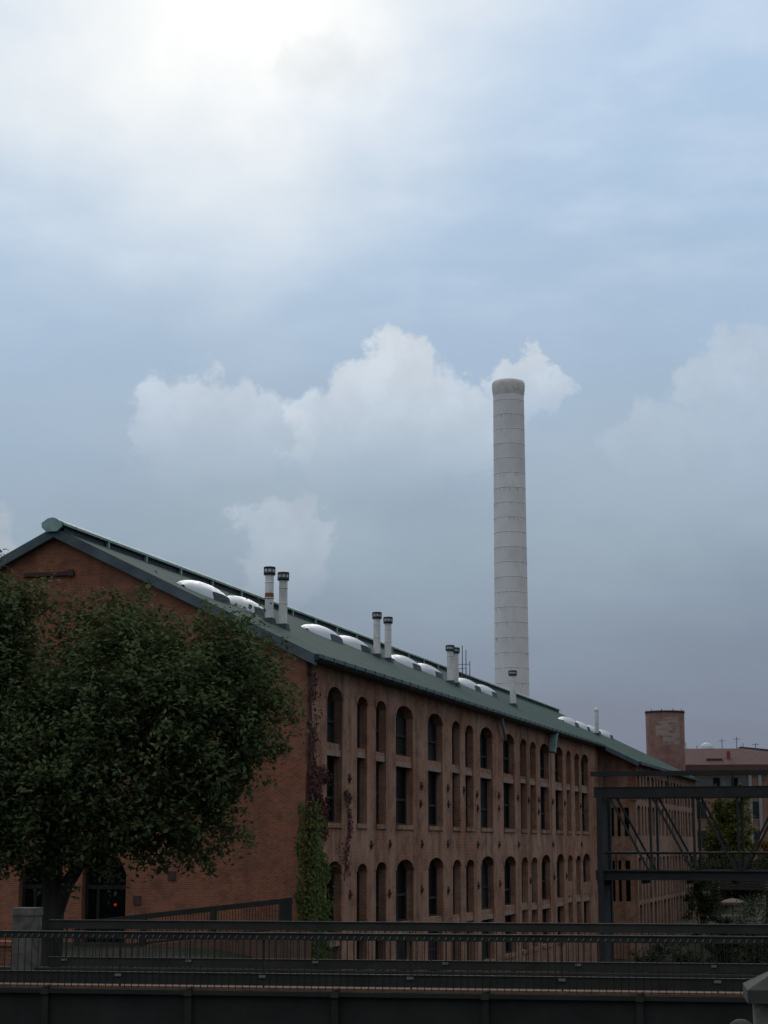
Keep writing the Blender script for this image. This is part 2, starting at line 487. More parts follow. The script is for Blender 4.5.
# ------------------------------------------------------------------ mesh helpers
class MB:
    def __init__(self):
        self.v, self.f, self.mi, self.sm = [], [], [], []

    def add(self, verts, faces, mi=0, smooth=False):
        o = len(self.v)
        self.v += [tuple(v) for v in verts]
        self.f += [tuple(i + o for i in f) for f in faces]
        self.mi += [mi] * len(faces)
        self.sm += [smooth] * len(faces)
        return self

    def box(self, x0, x1, y0, y1, z0, z1, mi=0, bev=0.0):
        if bev > 0:
            b = bev
            pts = []
            for z in (z0, z1):
                for (x, y) in ((x0 + b, y0), (x1 - b, y0), (x1, y0 + b), (x1, y1 - b), (x1 - b, y1), (x0 + b, y1), (x0, y1 - b), (x0, y0 + b)):
                    pts.append((x, y, z))
            fs = [tuple(range(7, -1, -1)), tuple(range(8, 16))] + [(i, (i + 1) % 8, 8 + (i + 1) % 8, 8 + i) for i in range(8)]
            return self.add(pts, fs, mi)
        p = [(x0, y0, z0), (x1, y0, z0), (x1, y1, z0), (x0, y1, z0), (x0, y0, z1), (x1, y0, z1), (x1, y1, z1), (x0, y1, z1)]
        return self.add(p, [(3, 2, 1, 0), (4, 5, 6, 7), (0, 1, 5, 4), (1, 2, 6, 5), (2, 3, 7, 6), (3, 0, 4, 7)], mi)

    def tube(self, pts, radii, seg=10, mi=0, caps=True, smooth=True):
        pts = [Vector(p) for p in pts]
        if not isinstance(radii, (list, tuple)):
            radii = [radii] * len(pts)
        rings = []
        ref = None
        for i, p in enumerate(pts):
            t = (pts[min(i + 1, len(pts) - 1)] - pts[max(i - 1, 0)]).normalized()
            if ref is None:
                ref = Vector((1, 0, 0)) if abs(t.x) < 0.9 else Vector((0, 1, 0))
            a = (ref - t * ref.dot(t)).normalized()
            ref = a
            b = t.cross(a)
            rings.append([p + (a * math.cos(2 * math.pi * k / seg) + b * math.sin(2 * math.pi * k / seg)) * radii[i] for k in range(seg)])
        vs = [v for r in rings for v in r]
        fs = [(i * seg + k, i * seg + (k + 1) % seg, (i + 1) * seg + (k + 1) % seg, (i + 1) * seg + k)
              for i in range(len(pts) - 1) for k in range(seg)]
        self.add(vs, fs, mi, smooth)
        if caps:
            self.add(rings[0], [tuple(range(seg - 1, -1, -1))], mi)
            self.add(rings[-1], [tuple(range(seg))], mi)
        return self

    def bar(self, a, b, w, h, mi=0):
        """rectangular bar from a to b, w across, h in the up direction"""
        a, b = Vector(a), Vector(b)
        t = (b - a).normalized()
        up = Vector((0, 0, 1)) if abs(t.z) < 0.95 else Vector((0, 1, 0))
        s = t.cross(up).normalized() * (w / 2)
        u = s.cross(t).normalized() * (h / 2)
        p = [a - s - u, a + s - u, a + s + u, a - s + u, b - s - u, b + s - u, b + s + u, b - s + u]
        return self.add(p, [(3, 2, 1, 0), (4, 5, 6, 7), (0, 1, 5, 4), (1, 2, 6, 5), (2, 3, 7, 6), (3, 0, 4, 7)], mi)

    def ibar(self, a, b, w, h, t=0.04):
        """an I-section beam: two flanges and a web"""
        a, b = Vector(a), Vector(b)
        d = (b - a).normalized()
        up = Vector((0, 0, 1)) if abs(d.z) < 0.95 else Vector((0, 1, 0))
        s = d.cross(up).normalized()
        u = s.cross(d).normalized()
        for o in (h / 2 - t / 2, -h / 2 + t / 2):
            self.bar(a + u * o, b + u * o, w, t)
        self.bar(a, b, t, h - 2 * t - 0.002)
        return self

    def lathe(self, prof, seg=32, cx=0, cy=0, mi=0, smooth=True):
        vs = [(cx + r * math.cos(2 * math.pi * k / seg), cy + r * math.sin(2 * math.pi * k / seg), z) for r, z in prof for k in range(seg)]
        n = len(prof)
        fs = [(i * seg + k, i * seg + (k + 1) % seg, (i + 1) * seg + (k + 1) % seg, (i + 1) * seg + k) for i in range(n - 1) for k in range(seg)]
        return self.add(vs, fs, mi, smooth)

    def prism(self, poly, axis, a0, a1, mi=0):
        """extrude a 2-D polygon; axis 'y': poly in (x,z); axis 'x': poly in (y,z)"""
        def P(q, a):
            return (q[0], a, q[1]) if axis == 'y' else (a, q[0], q[1])
        n = len(poly)
        vs = [P(q, a0) for q in poly] + [P(q, a1) for q in poly]
        fs = [tuple(range(n)), tuple(range(2 * n - 1, n - 1, -1))] + [(i, i + n, (i + 1) % n + n, (i + 1) % n) for i in range(n)]
        return self.add(vs, fs, mi)

    def build(self, name, mats, parent=None, loc=None, fix=True, **props):
        me = bpy.data.meshes.new(name)
        me.from_pydata(self.v, [], self.f)
        me.polygons.foreach_set('material_index', self.mi)
        me.polygons.foreach_set('use_smooth', self.sm)
        if not isinstance(mats, (list, tuple)):
            mats = [mats]
        for m in mats:
            me.materials.append(m)
        if fix:
            bm = bmesh.new()
            bm.from_mesh(me)
            bmesh.ops.recalc_face_normals(bm, faces=bm.faces)
            bm.to_mesh(me)
            bm.free()
        me.update()
        o = bpy.data.objects.new(name, me)
        COL.objects.link(o)
        if parent:
            o.parent = parent
        if loc is not None:
            o.location = loc
        for k, v in props.items():
            o[k] = v
        return o


def thing(name, label, cat, loc=(0, 0, 0), rz=0.0, group=None):
    o = bpy.data.objects.new(name, None)
    COL.objects.link(o)
    o.location = loc
    o.rotation_euler = (0, 0, rz)
    o.empty_display_size = 0.5
    o['label'] = label
    o['category'] = cat
    o['kind'] = 'thing'
    if group:
        o['group'] = group
    return o


def tag(o, label, cat, group=None):
    o['label'] = label
    o['category'] = cat
    o['kind'] = 'thing'
    if group:
        o['group'] = group
    return o


def leaves(name, centers, mat, parent=None, size=(0.10, 0.17), droop=0.3, loc=None, outward=None):
    """one mesh of many pointed leaves (kite shaped, slightly folded); centers (N,3)"""
    c = np.asarray(centers, float)
    N = len(c)
    nrm = rng.normal(size=(N, 3))
    nrm[:, 2] = np.abs(nrm[:, 2]) * 0.8 + 0.25
    if outward is not None:
        nrm = nrm * 0.75 + outward * 1.1
    nrm /= np.linalg.norm(nrm, axis=1, keepdims=True)
    t = rng.normal(size=(N, 3))
    t[:, 2] -= droop
    t -= nrm * (t * nrm).sum(1, keepdims=True)
    t /= np.linalg.norm(t, axis=1, keepdims=True)
    b = np.cross(nrm, t)
    L = rng.uniform(size[0], size[1], (N, 1))
    W = L * rng.uniform(0.38, 0.55, (N, 1))
    v = np.empty((N, 4, 3))
    v[:, 0] = c - t * L
    v[:, 1] = c + b * W - t * L * 0.1 + nrm * W * 0.3
    v[:, 2] = c + t * L
    v[:, 3] = c - b * W - t * L * 0.1 + nrm * W * 0.3
    me = bpy.data.meshes.new(name)
    me.vertices.add(N * 4)
    me.vertices.foreach_set('co', v.reshape(-1).astype(np.float32))
    me.loops.add(N * 4)
    me.loops.foreach_set('vertex_index', np.arange(N * 4, dtype=np.int32))
    me.polygons.add(N)
    me.polygons.foreach_set('loop_start', np.arange(0, N * 4, 4, dtype=np.int32))
    me.polygons.foreach_set('loop_total', np.full(N, 4, dtype=np.int32))
    me.update(calc_edges=True)
    me.materials.append(mat)
    o = bpy.data.objects.new(name, me)
    COL.objects.link(o)
    if parent:
        o.parent = parent
    if loc is not None:
        o.location = loc
    return o


# ------------------------------------------------------------------ terrain
TH = R(15.777)
CX, CY = -3.78, 90.0


def smooth(a, b, x):
    t = min(1, max(0, (x - a) / (b - a)))
    return t * t * (3 - 2 * t)


def hgt(x, y):
    xb = -3.78 + max(0.0, y - 90.0) * 0.2825 - 7.0 * smooth(89, 96, y)
    left = 1.0 - smooth(xb - 3.0, xb + 2.0, x)
    lx = (x - CX) * math.cos(TH) - (y - CY) * math.sin(TH)
    bank = smooth(7, 11, lx) * smooth(128, 140, y)
    base = -4.0 + left * (5.7 + 0.5 * smooth(84, 60, y)) + (1 - left) * bank * 4.8
    plateau = 4.85 - 0.65 * smooth(4, 17, y)
    k = smooth(18.5, 29.0, y)
    return plateau * (1 - k) + base * k


def axis_vals(lo, hi, fine_lo, fine_hi, step, n_far):
    fine = list(np.arange(fine_lo, fine_hi + 0.01, step))
    a = list(fine_lo - (np.geomspace(1, fine_lo - lo + 1, n_far) - 1))[1:]
    b = list(fine_hi + (np.geomspace(1, hi - fine_hi + 1, n_far) - 1))[1:]
    return sorted(a) + fine + b


xs = axis_vals(-2500, 2500, -40, 60, 2.0, 14)
ys = axis_vals(-1500, 4000, -12, 130, 2.0, 14)
g = MB()
gv = [(x, y, hgt(x, y)) for y in ys for x in xs]
nxs = len(xs)
gf = [(j * nxs + i, j * nxs + i + 1, (j + 1) * nxs + i + 1, (j + 1) * nxs + i) for j in range(len(ys) - 1) for i in range(nxs - 1)]
g.add(gv, gf, 0, True)
g.build('ground', M['ground'], kind='structure')

# ------------------------------------------------------------------ the brick mill
mill = thing('brick_mill', 'long red brick mill with green metal roof, arched window openings and paired roof flues',
             'building', (CX, CY, 0), -TH)
ZE = 15.5          # top of the long wall
SL = 0.49
W2 = 27.0          # width of the gable


def rz(x):
    """roof surface height above local x (long facade at x=0, ridge at x=-13.5)"""
    return 15.8 + SL * (13.5 - abs(x + 13.5))


def arch_z(y, ya, yb, zs, rise):
    u = (2 * y - ya - yb) / (yb - ya)
    return zs + rise * math.sqrt(max(0.0, 1 - u * u))


def wall_facade(mb, y0, y1, z0, z1, cols, depth, x=0.0, NS=10):
    """cols: (ya, yb, [(zb, zspring, rise), ...] bottom to top). Front face at x, reveals run back to x-depth."""
    prev = y0
    for ya, yb, ops in cols:
        if ya > prev:
            mb.add([(x, prev, z0), (x, ya, z0), (x, ya, z1), (x, prev, z1)], [(0, 1, 2, 3)])
        for k in range(NS):
            p, q = ya + (yb - ya) * k / NS, ya + (yb - ya) * (k + 1) / NS
            lo = (z0, z0)
            for zb, zs, rise in ops:
                if zb > lo[0] + 1e-4:
                    mb.add([(x, p, lo[0]), (x, q, lo[1]), (x, q, zb), (x, p, zb)], [(0, 1, 2, 3)])
                lo = (arch_z(p, ya, yb, zs, rise), arch_z(q, ya, yb, zs, rise))
                mb.add([(x, p, lo[0]), (x, q, lo[1]), (x - depth, q, lo[1]), (x - depth, p, lo[0])], [(0, 1, 2, 3)])
            mb.add([(x, p, lo[0]), (x, q, lo[1]), (x, q, z1), (x, p, z1)], [(0, 1, 2, 3)])
        for zb, zs, rise in ops:
            for yy in (ya, yb):
                mb.add([(x, yy, zb), (x, yy, zs), (x - depth, yy, zs), (x - depth, yy, zb)], [(0, 1, 2, 3)])
            mb.add([(x, ya, zb), (x, yb, zb), (x - depth, yb, zb), (x - depth, ya, zb)], [(0, 1, 2, 3)])
        prev = yb
    if y1 > prev:
        mb.add([(x, prev, z0), (x, y1, z0), (x, y1, z1), (x, prev, z1)], [(0, 1, 2, 3)])


COLS = [(3.41, 5.97, 1), (8.67, 10.54, 0), (12.30, 14.31, 0), (16.41, 20.16, 1), (23.69, 27.35, 1), (29.85, 32.0, 0), (33.5, 35.8, 0),
        (37.9, 41.8, 1), (45.3, 49.2, 1), (51.4, 53.7, 0), (55.1, 57.4, 0), (59.1, 62.8, 1), (65.5, 68.9, 1), (70.6, 72.8, 0),
        (74.6, 76.9, 0), (78.1, 81.7, 1)]
DEP = 0.55
fac = MB()
cols = []
for ya, yb, big in COLS:
    j = random.uniform(-.05, .05)
    r1 = 0.62 if big else 0.42
    cols.append((ya, yb, [(-1.3, 5.62 - r1 + j - (0 if big else .15), r1), (7.5, 14.36 - r1 + j - (0 if big else .12), r1)]))
wall_facade(fac, 0.0, 87.0, -4.6, ZE, cols, DEP)
# brick arch heads a hair proud of the wall
fac.build('facade_wall', M['brick_facade'], mill, fix=False, label='weathered brown brick long side wall')
for (ya, yb, big), (_, _, ops) in zip(COLS, cols):
    for zb, zs, rise in ops:
        hood = MB()
        N = 12
        ring = []
        for k in range(N + 1):
            a = math.pi * k / N
            cy, hw = (ya + yb) / 2, (yb - ya) / 2
            ring.append((cy - math.cos(a) * hw, zs + math.sin(a) * rise, cy - math.cos(a) * (hw + .30), zs + math.sin(a) * (rise + .26)))
        for k in range(N):
            a, b = ring[k], ring[k + 1]
            hood.add([(0.035, a[0], a[1]), (0.035, b[0], b[1]), (0.035, b[2], b[3]), (0.035, a[2], a[3])], [(0, 1, 2, 3)])
            hood.add([(0.035, a[2], a[3]), (0.035, b[2], b[3]), (0.0, b[2], b[3]), (0.0, a[2], a[3])], [(0, 1, 2, 3)])
            hood.add([(0.035, a[0], a[1]), (0.035, b[0], b[1]), (-.05, b[0], b[1]), (-.05, a[0], a[1])], [(0, 1, 2, 3)])
        hood.build('arch_head', M['brick_facade'], mill, fix=False)

# windows: glass set deep in the reveal, frame as sub-part; spandrel and sill per opening
for (ya, yb, big), (_, _, ops) in zip(COLS, cols):
    cyw = (ya + yb) / 2
    xg = -DEP + 0.03
    (zb1, zs1, r1), (zb2, zs2, r2) = ops

    def window(z0, z1, arch):
        mb = MB()
        if arch:
            N = 10
            pts = [(xg, ya, z0), (xg, yb, z0)]
            pts += [(xg, yb + (ya - yb) * k / N, arch_z(yb + (ya - yb) * k / N, ya, yb, arch[0], arch[1])) for k in range(N + 1)]
            mb.add(pts, [tuple(range(len(pts)))])
            zt = arch[0]
        else:
            mb.add([(xg, ya, z0), (xg, yb, z0), (xg, yb, z1), (xg, ya, z1)], [(0, 1, 2, 3)])
            zt = z1
        w = mb.build('window', M['dusty_glass'] if random.random() < .3 else M['glass'], mill, fix=False)
        fr = MB()
        fr.box(xg + .01, xg + .11, ya, ya + .12, z0, zt)
        fr.box(xg + .01, xg + .11, yb - .12, yb, z0, zt)
        fr.box(xg + .012, xg + .10, ya + .12, yb - .12, z0, z0 + .12)
        zm = z0 + (zt - z0) * random.choice((0.42, 0.48, 0.5, 0.36))
        fr.box(xg + .012, xg + .10, ya + .12, yb - .12, zm, zm + .14)
        if big:
            fr.box(xg + .014, xg + .085, cyw - .045, cyw + .045, z0 + .12, zm)
            if random.random() < .5:
                fr.box(xg + .014, xg + .085, cyw - .045, cyw + .045, zm + .14, zt)
        fr.build('window_frame', M['frame'], w)
        return w

    for off, zb_, zs_, r_ in ((0.0, zb2, zs2, r2), (-9.40, zb1, zs1, r1)):
        j = random.uniform(-.06, .06)
        spz0, spz1 = (10.84 + off + j, 11.48 + off + j) if big else (10.95 + off + j, 11.45 + off + j)
        w = window(zb_, spz0, None)
        window(spz1, 0, (zs_, r_))
        sp = MB()
        sp.box(-DEP + .004, -.10, ya + .002, yb - .002, spz0 + .30, spz1)
        sp.build('spandrel', M['brick_facade'], mill)
        sp = MB()
        sp.box(-DEP + .004, -.07, ya + .002, yb - .002, spz0, spz0 + .298)
        sp.build('lintel', M['stone_band'], mill)
        si = MB()
        si.box(-DEP + .16, .10, ya - .06, yb + .06, zb_ - .24, zb_ + .004)
        si.build('sill', M['brick_facade'], w)

# bricked-up heads of some lower openings
for i, z0, zt in ((13, 2.12, 3.3), (15, 2.12, 3.1)):
    ya, yb, _ = COLS[i]
    b = MB()
    b.box(-DEP + .1, -.05, ya + .003, yb - .003, z0, zt)
    b.build('infill_panel', M['brick_pale'], mill)

# cast-iron tie plates: a small cross on the piers
piers = [(7.35, (9.8, 8.8, 3.9)), (11.4, (6.4,)), (14.95, (6.45, 3.75)), (21.97, (9.84, 8.8, 6.44, 3.8)), (29.0 - .35, (9.9, 8.9, 6.44, 3.6)),
         (32.8, (9.9,)), (36.9, (9.7, 8.8, 6.4, 3.7)), (43.6, (9.8, 8.9, 6.4, 3.7)), (50.3, (9.8, 6.4)), (54.4, (9.7, 3.7)), (58.3, (9.8, 8.9)),
         (64.1, (9.8, 6.4, 3.8)), (69.7, (9.8, 3.8)), (77.5, (9.7, 6.4))]
for y, zs in piers:
    for z in zs:
        p = MB()
        y2 = y + random.uniform(-.15, .15)
        for a in (90,):
            ca, sa = math.cos(R(a)), math.sin(R(a))
            p.bar((.04, y2 - .45 * ca, z - .24 * sa), (.04, y2 + .45 * ca, z + .24 * sa), .05, .20)
        p.bar((.06, y2 - .24, z), (.06, y2 + .24, z), .05, .12)
        p.tube([(.0, y2, z), (.13, y2, z)], .09, 8)
        p.build('tie_plate', M['plate'], mill)

# gable wall with two arched doorways
DOORS = [(-11.56, -9.22, 1.5, 5.0, .92), (-14.98, -12.59, 1.5, 5.0, .68)]
gw = MB()


def gtop(x):
    return rz(x) - .36


def gcol(x0, x1, zb0, zb1):
    gw.add([(x0, 0, zb0), (x1, 0, zb1), (x1, 0, gtop(x1)), (x0, 0, gtop(x0))], [(0, 1, 2, 3)])


edges = [-27.0]
for a, b, zb, zs, rise in sorted(DOORS):
    gcol(edges[-1], a, -4.6, -4.6)
    N = 10
    for k in range(N):
        p, q = a + (b - a) * k / N, a + (b - a) * (k + 1) / N
        zp, zq = arch_z(p, a, b, zs, rise), arch_z(q, a, b, zs, rise)
        xs_ = [p, q]
        if p < -13.5 < q:
            xs_ = [p, -13.5, q]
        top = [(x, 0, gtop(x)) for x in reversed(xs_)]
        gw.add([(p, 0, zp), (q, 0, zq)] + top, [tuple(range(2 + len(top)))])
        gw.add([(p, 0, zp), (q, 0, zq), (q, .6, zq), (p, .6, zp)], [(0, 1, 2, 3)])
    gw.add([(a, 0, -4.6), (b, 0, -4.6), (b, 0, zb), (a, 0, zb)], [(0, 1, 2, 3)])
    for xx in (a, b):
        gw.add([(xx, 0, zb), (xx, 0, zs), (xx, .6, zs), (xx, .6, zb)], [(0, 1, 2, 3)])
    gw.add([(a, 0, zb), (b, 0, zb), (b, .6, zb), (a, .6, zb)], [(0, 1, 2, 3)])
    edges.append(b)
gcol(edges[-1], 0.0, -4.6, -4.6)
gw.add([(-27, 0, -4.6), (-27, 87, -4.6), (-27, 87, ZE), (-27, 0, ZE)], [(3, 2, 1, 0)])
gw.add([(-27, 87, -4.6), (0, 87, -4.6), (0, 87, ZE), (-13.5, 87, gtop(-13.5)), (-27, 87, ZE)], [(4, 3, 2, 1, 0)])
gw.build('gable_wall', M['brick_gable'], mill, fix=False, label='warm red brick gable end wall')
for a, b, zb, zs, rise in DOORS:
    dmb = MB()
    N = 10
    pts = [(a, .55, zb), (b, .55, zb)] + [(b + (a - b) * k / N, .55, arch_z(b + (a - b) * k / N, a, b, zs, rise)) for k in range(N + 1)]
    dmb.add(pts, [tuple(range(len(pts)))])
    dd = dmb.build('door', M['door'], mill, fix=False)
    fr = MB()
    fr.box(a, a + .14, .40, .54, zb, zs)
    fr.box(b - .14, b, .40, .54, zb, zs)
    fr.box(a + .14, b - .14, .41, .53, zs - .75, zs - .55)
    fr.box(a + .62, a + .76, .415, .525, zb, zs - .75)
    fr.build('door_frame', M['doorframe'], dd)
lampb = MB()
lampb.lathe([(0.0, -.08), (.055, -.06), (.08, 0), (.055, .06), (0.0, .08)], 12)
t_ = NT('red_lamp_glass')
t_.b.inputs['Emission Color'].default_value = (1, .06, .03, 1)
t_.b.inputs['Emission Strength'].default_value = 0.10
M['lamp'] = t_.done((.5, .04, .03), .4)
lampb.build('signal_lamp', M['lamp'], mill, loc=(-9.92, .38, 3.5), label='small red lamp inside the arched doorway')

# iron beam stub high on the gable, two small wall plates
b = MB()
b.box(-15.24, -12.44, -.16, .0, 19.93, 20.13)
b.box(-12.75, -12.44, -.22, -.16, 19.88, 20.22)
b.build('wall_beam', M['plate'], mill)
for x, z in ((-8.6, 3.75), (-6.8, 4.92)):
    b = MB()
    b.box(x - .2, x + .2, -.06, 0, z - .22, z + .22)
    b.build('wall_plate', M['plate'], mill)

# drainpipe at the corner and two bent spouts under the eave
b = MB()
b.tube([(.12, .25, 15.3), (.12, .25, -3.5)], .075, 8)
for z in (14.6, 12.2, 9.8, 7.4, 5, 2.6, .2):
    b.box(0, .22, .13, .37, z, z + .1)
b.build('drainpipe', M['pipe'], mill)
b = MB()
b.tube([(.45, 43.0, 15.35), (.40, 43.2, 14.95), (.30, 44.6, 14.1), (.22, 45.0, 13.75)], [.13, .13, .11, .08], 8)
b.build('downspout', M['pale_pipe'], mill)
b = MB()
b.bar((.50, 63.0, 15.42), (.34, 62.6, 13.7), .5, .5)
b.build('downspout', M['pale_pipe'], mill, label='broad pale green bent downspout')

# roof
rf = MB()
T = .22
prof = [(.55, rz(0) - .27), (-13.5, rz(-13.5)), (-27.55, rz(0) - .27), (-27.55, rz(0) - .27 - T), (-13.5, rz(-13.5) - T), (.55, rz(0) - .27 - T)]
rf.prism(prof, 'y', -.40, 87.0)
roof = rf.build('roof', M['roof'], mill)
for sgn in (1, -1):
    b = MB()
    def X(s):
        return -13.5 + sgn * s
    for (s0, s1) in ((0.0, 14.05),):
        z0t, z1t = rz(-13.5) - .03, rz(-13.5) - .03 - SL * 14.05
        b.add([(X(s0), -.46, z0t), (X(s1), -.46, z1t), (X(s1), -.46, z1t - .50), (X(s0), -.46, z0t - .50),
               (X(s0), -.05, z0t), (X(s1), -.05, z1t), (X(s1), -.05, z1t - .50), (X(s0), -.05, z0t - .50)],
              [(0, 1, 2, 3), (7, 6, 5, 4), (0, 4, 5, 1), (3, 2, 6, 7), (1, 5, 6, 2), (0, 3, 7, 4)])
    b.build('rake_board', M['rake'], mill)
# gutter with ribs
b = MB()
gp = [(.55, 15.52), (.78, 15.52), (.80, 15.34), (.70, 15.22), (.55, 15.22)]
b.prism(gp, 'y', -.42, 87.0)
yy = .2
while yy < 87:
    b.box(.55, .815, yy, yy + .05, 15.21, 15.53)
    yy += 1.83
b.build('gutter', M['gutter'], roof)
b = MB()
b.box(.004, .55, 0, 87.0, 15.22, 15.34)
b.build('soffit', M['gutter'], roof)
# roof ridge ventilator: dark louvre slot under a pale green hood
b = MB()
b.prism([(-13.93, 22.05), (-13.07, 22.05), (-13.07, 22.56), (-13.5, 22.72), (-13.93, 22.56)], 'y', -.1, 139)
lv = b.build('ridge_vent', M['curb'], mill)
b = MB()
b.prism([(-14.12, 22.46), (-13.5, 22.77), (-12.88, 22.46), (-12.88, 22.58), (-12.98, 22.66), (-13.5, 22.90), (-14.02, 22.66), (-14.12, 22.58)], 'y', -.55, 139)
b.prism([(-13.80, 22.14), (-14.04, 22.36), (-14.06, 22.60), (-13.72, 22.82), (-13.5, 22.86), (-13.28, 22.82), (-12.94, 22.60), (-12.96, 22.36), (-13.20, 22.14)], 'y', -.70, -.555)
yy = 5.0
while yy < 86:
    b.box(-13.05, -12.90, yy, yy + .2, 22.02, 22.50)
    yy += 5.2
b.build('hood', M['ridge'], lv)


# skylights: curb and domed light lying along the slope
def skylight(y0, y1, xc, wid=2.0):
    """long boat-shaped skylight: metal hood with pointed ends and a dark glazed lower side"""
    x0, x1 = xc - wid / 2, xc + wid / 2        # x1 is lower down the slope
    L = y1 - y0
    NU, NV = 22, 8
    cells = []
    for i in range(NU + 1):
        u = i / NU
        q = abs(2 * u - 1)
        w = wid / 2 * max(.04, 1 - q ** 2.8) ** .6
        H = .10 + .50 * (1 - q ** 2.3)
        y = y0 + L * u
        row = []
        for j in range(NV + 1):
            v = j / NV
            x = xc - w + (2 * w - .10) * v
            row.append((x, y, rz(x) + H * (math.sin(math.pi * min(1, v * 1.0) * .78) ** .8 if v > 0 else 0) - (.03 if v == 0 else 0)))
        xf = xc + w
        row.append((xf, y, rz(xf) - .03))
        cells.append(row)
    M1 = NV + 2
    vs = [p for r in cells for p in r]
    fs = []
    dark = []
    for i in range(NU):
        for j in range(NV + 1):
            f = (i * M1 + j, (i + 1) * M1 + j, (i + 1) * M1 + j + 1, i * M1 + j + 1)
            if j == NV and i >= 7:
                dark.append(f)
            else:
                fs.append(f)
    dmb = MB()
    dmb.add(vs, fs, 0, True)
    sk = dmb.build('skylight', M['skylight'], mill, fix=False)
    g = MB()
    ids = sorted({k for f in dark for k in f})
    mp = {k: n for n, k in enumerate(ids)}
    g.add([vs[k] for k in ids], [tuple(mp[k] for k in f) for f in dark])
    g.build('glazing', M['curb'], sk, fix=False)


for y0, y1 in ((3.0, 8.9), (9.6, 15.0), (23.6, 29.8), (30.4, 36.4), (43.8, 49.9), (50.6, 56.6), (64.2, 70.0), (70.8, 76.6)):
    skylight(y0, y1, -7.7)


# flues
def flue(parent, x, y, h, rust=0, r=.235, cap=True):
    z = rz(x)
    e = MB()
    e.lathe([(r, z - .2), (r, z + h - .42)], 18, x, y)
    for q in (.42, .70):
        e.lathe([(r + .001, z + h * q), (r + .018, z + h * q + .01), (r + .018, z + h * q + .06), (r + .001, z + h * q + .07)], 18, x, y)
    f = e.build('flue_pipe', M['flue'], parent, fix=False)
    c = MB()
    if cap:
        R1 = r * 1.38
        zt = z + h
        c.lathe([(r * .9, zt - .46), (R1, zt - .46), (R1, zt - .30), (r * .95, zt - .30)], 18, x, y)
        c.lathe([(r * .95, zt - .10), (R1, zt - .10), (R1, zt - .02), (0.0, zt + .03)], 18, x, y)
        c.lathe([(r * 1.05, zt - .30), (r * 1.05, zt - .10)], 18, x, y, 1)
        for k in range(8):
            a = 2 * math.pi * k / 8
            px, py = x + math.cos(a) * R1 * .97, y + math.sin(a) * R1 * .97
            c.box(px - .02, px + .02, py - .02, py + .02, zt - .31, zt - .09)
        c.build('flue_cap', [M['flue_cap'], M['flue']], f, fix=False)
    fl = MB()
    xa, xb = x - r * 1.45, x + r * 1.45
    fl.add([(xa, y - r * 1.45, rz(xa) - .02), (xb, y - r * 1.45, rz(xb) - .02), (xb, y + r * 1.45, rz(xb) - .02), (xa, y + r * 1.45, rz(xa) - .02),
            (x - r * 1.1, y - r * 1.1, z + .22), (x + r * 1.1, y - r * 1.1, z + .22), (x + r * 1.1, y + r * 1.1, z + .22), (x - r * 1.1, y + r * 1.1, z + .22)],
           [(0, 1, 5, 4), (1, 2, 6, 5), (2, 3, 7, 6), (3, 0, 4, 7), (4, 5, 6, 7)])
    fl.build('flashing', M['curb'], f)
    if rust:
        b_ = MB()
        b_.lathe([(r + .005, z + rust), (r + .012, z + rust + .04), (r + .010, z + rust + .26), (r + .004, z + rust + .34)], 18, x, y)
        b_.build('rust_band', M['rust'], f, fix=False)
    return f


f1 = flue(mill, -5.27, 9.46, 3.05, 1.25)
f1['label'] = 'grey flue with an orange rust band, nearest of all'
flue(mill, -4.78, 10.37, 3.1)
flue(mill, -6.26, 34.31, 3.05)
flue(mill, -6.15, 36.69, 3.05)
flue(mill, -5.62, 52.5, 2.95, r=.25)
flue(mill, -5.4, 53.3, 2.95, r=.25)
flue(mill, -4.93, 72.6, 3.1, r=.27)
# thin aerial masts on the roof
for x, y, h, cross in ((-9.5, 74.3, 3.0, 0), (-11.3, 80.5, 3.2, 1), (-12.0, 86.5, 2.0, 0)):
    b = MB()
    z = rz(x) - .05
    b.tube([(x, y, z), (x, y, z + h)], [.05, .035], 6)
    if cross:
        b.tube([(x - .75, y, z + h * .45), (x + .75, y, z + h * .45)], .03, 6)
        b.tube([(x - .35, y, z + h * .33), (x + .35, y, z + h * .33)], .03, 6)
        b.tube([(x - .7, y, z + h * .36), (x - .7, y, z + h * .52)], .025, 6)
    b.build('aerial_mast', M['pole'], mill)

# ------------------------------------------------------------------ the second brick range, set proud of the first
rng2 = thing('brick_warehouse', 'farther brick warehouse range with green roof, its corner seen past the steel footbridge',
             'building', (CX, CY, 0), -TH)
XO = 3.3
Y2a, Y2b = 88.2, 139.0
ZE2 = 13.85
f2 = MB()
c2 = []
y = Y2a + 1.0
pat = 0
while y < Y2b - 2.2:
    big = pat % 4 in (0, 3)
    w = 1.9 if big else 1.2
    c2.append((y, y + w, [(-2.6, 0.6, .3), (1.2, 4.9, .3), (7.2, 9.7, .3), (10.5, 12.6, .35)]))
    y += w + (1.25 if pat % 4 == 3 else .95)
    pat += 1
wall_facade(f2, Y2a, Y2b, -4.6, ZE2, c2, .5, XO, 6)
f2.build('facade_wall', M['brick_pale'], rng2, fix=False)
for ya, yb, ops in c2:
    for zb, zs, rise in ops:
        b = MB()
        N = 6
        xg = XO - .47
        pts = [(xg, ya, zb), (xg, yb, zb)] + [(xg, yb + (ya - yb) * k / N, arch_z(yb + (ya - yb) * k / N, ya, yb, zs, rise)) for k in range(N + 1)]
        b.add(pts, [tuple(range(len(pts)))])
        w = b.build('window', M['glass'], rng2, fix=False)
        fr = MB()
        fr.box(xg + .01, xg + .08, ya, yb, zb + (zs - zb) * .5, zb + (zs - zb) * .5 + .1)
        fr.build('window_frame', M['frame'], w)
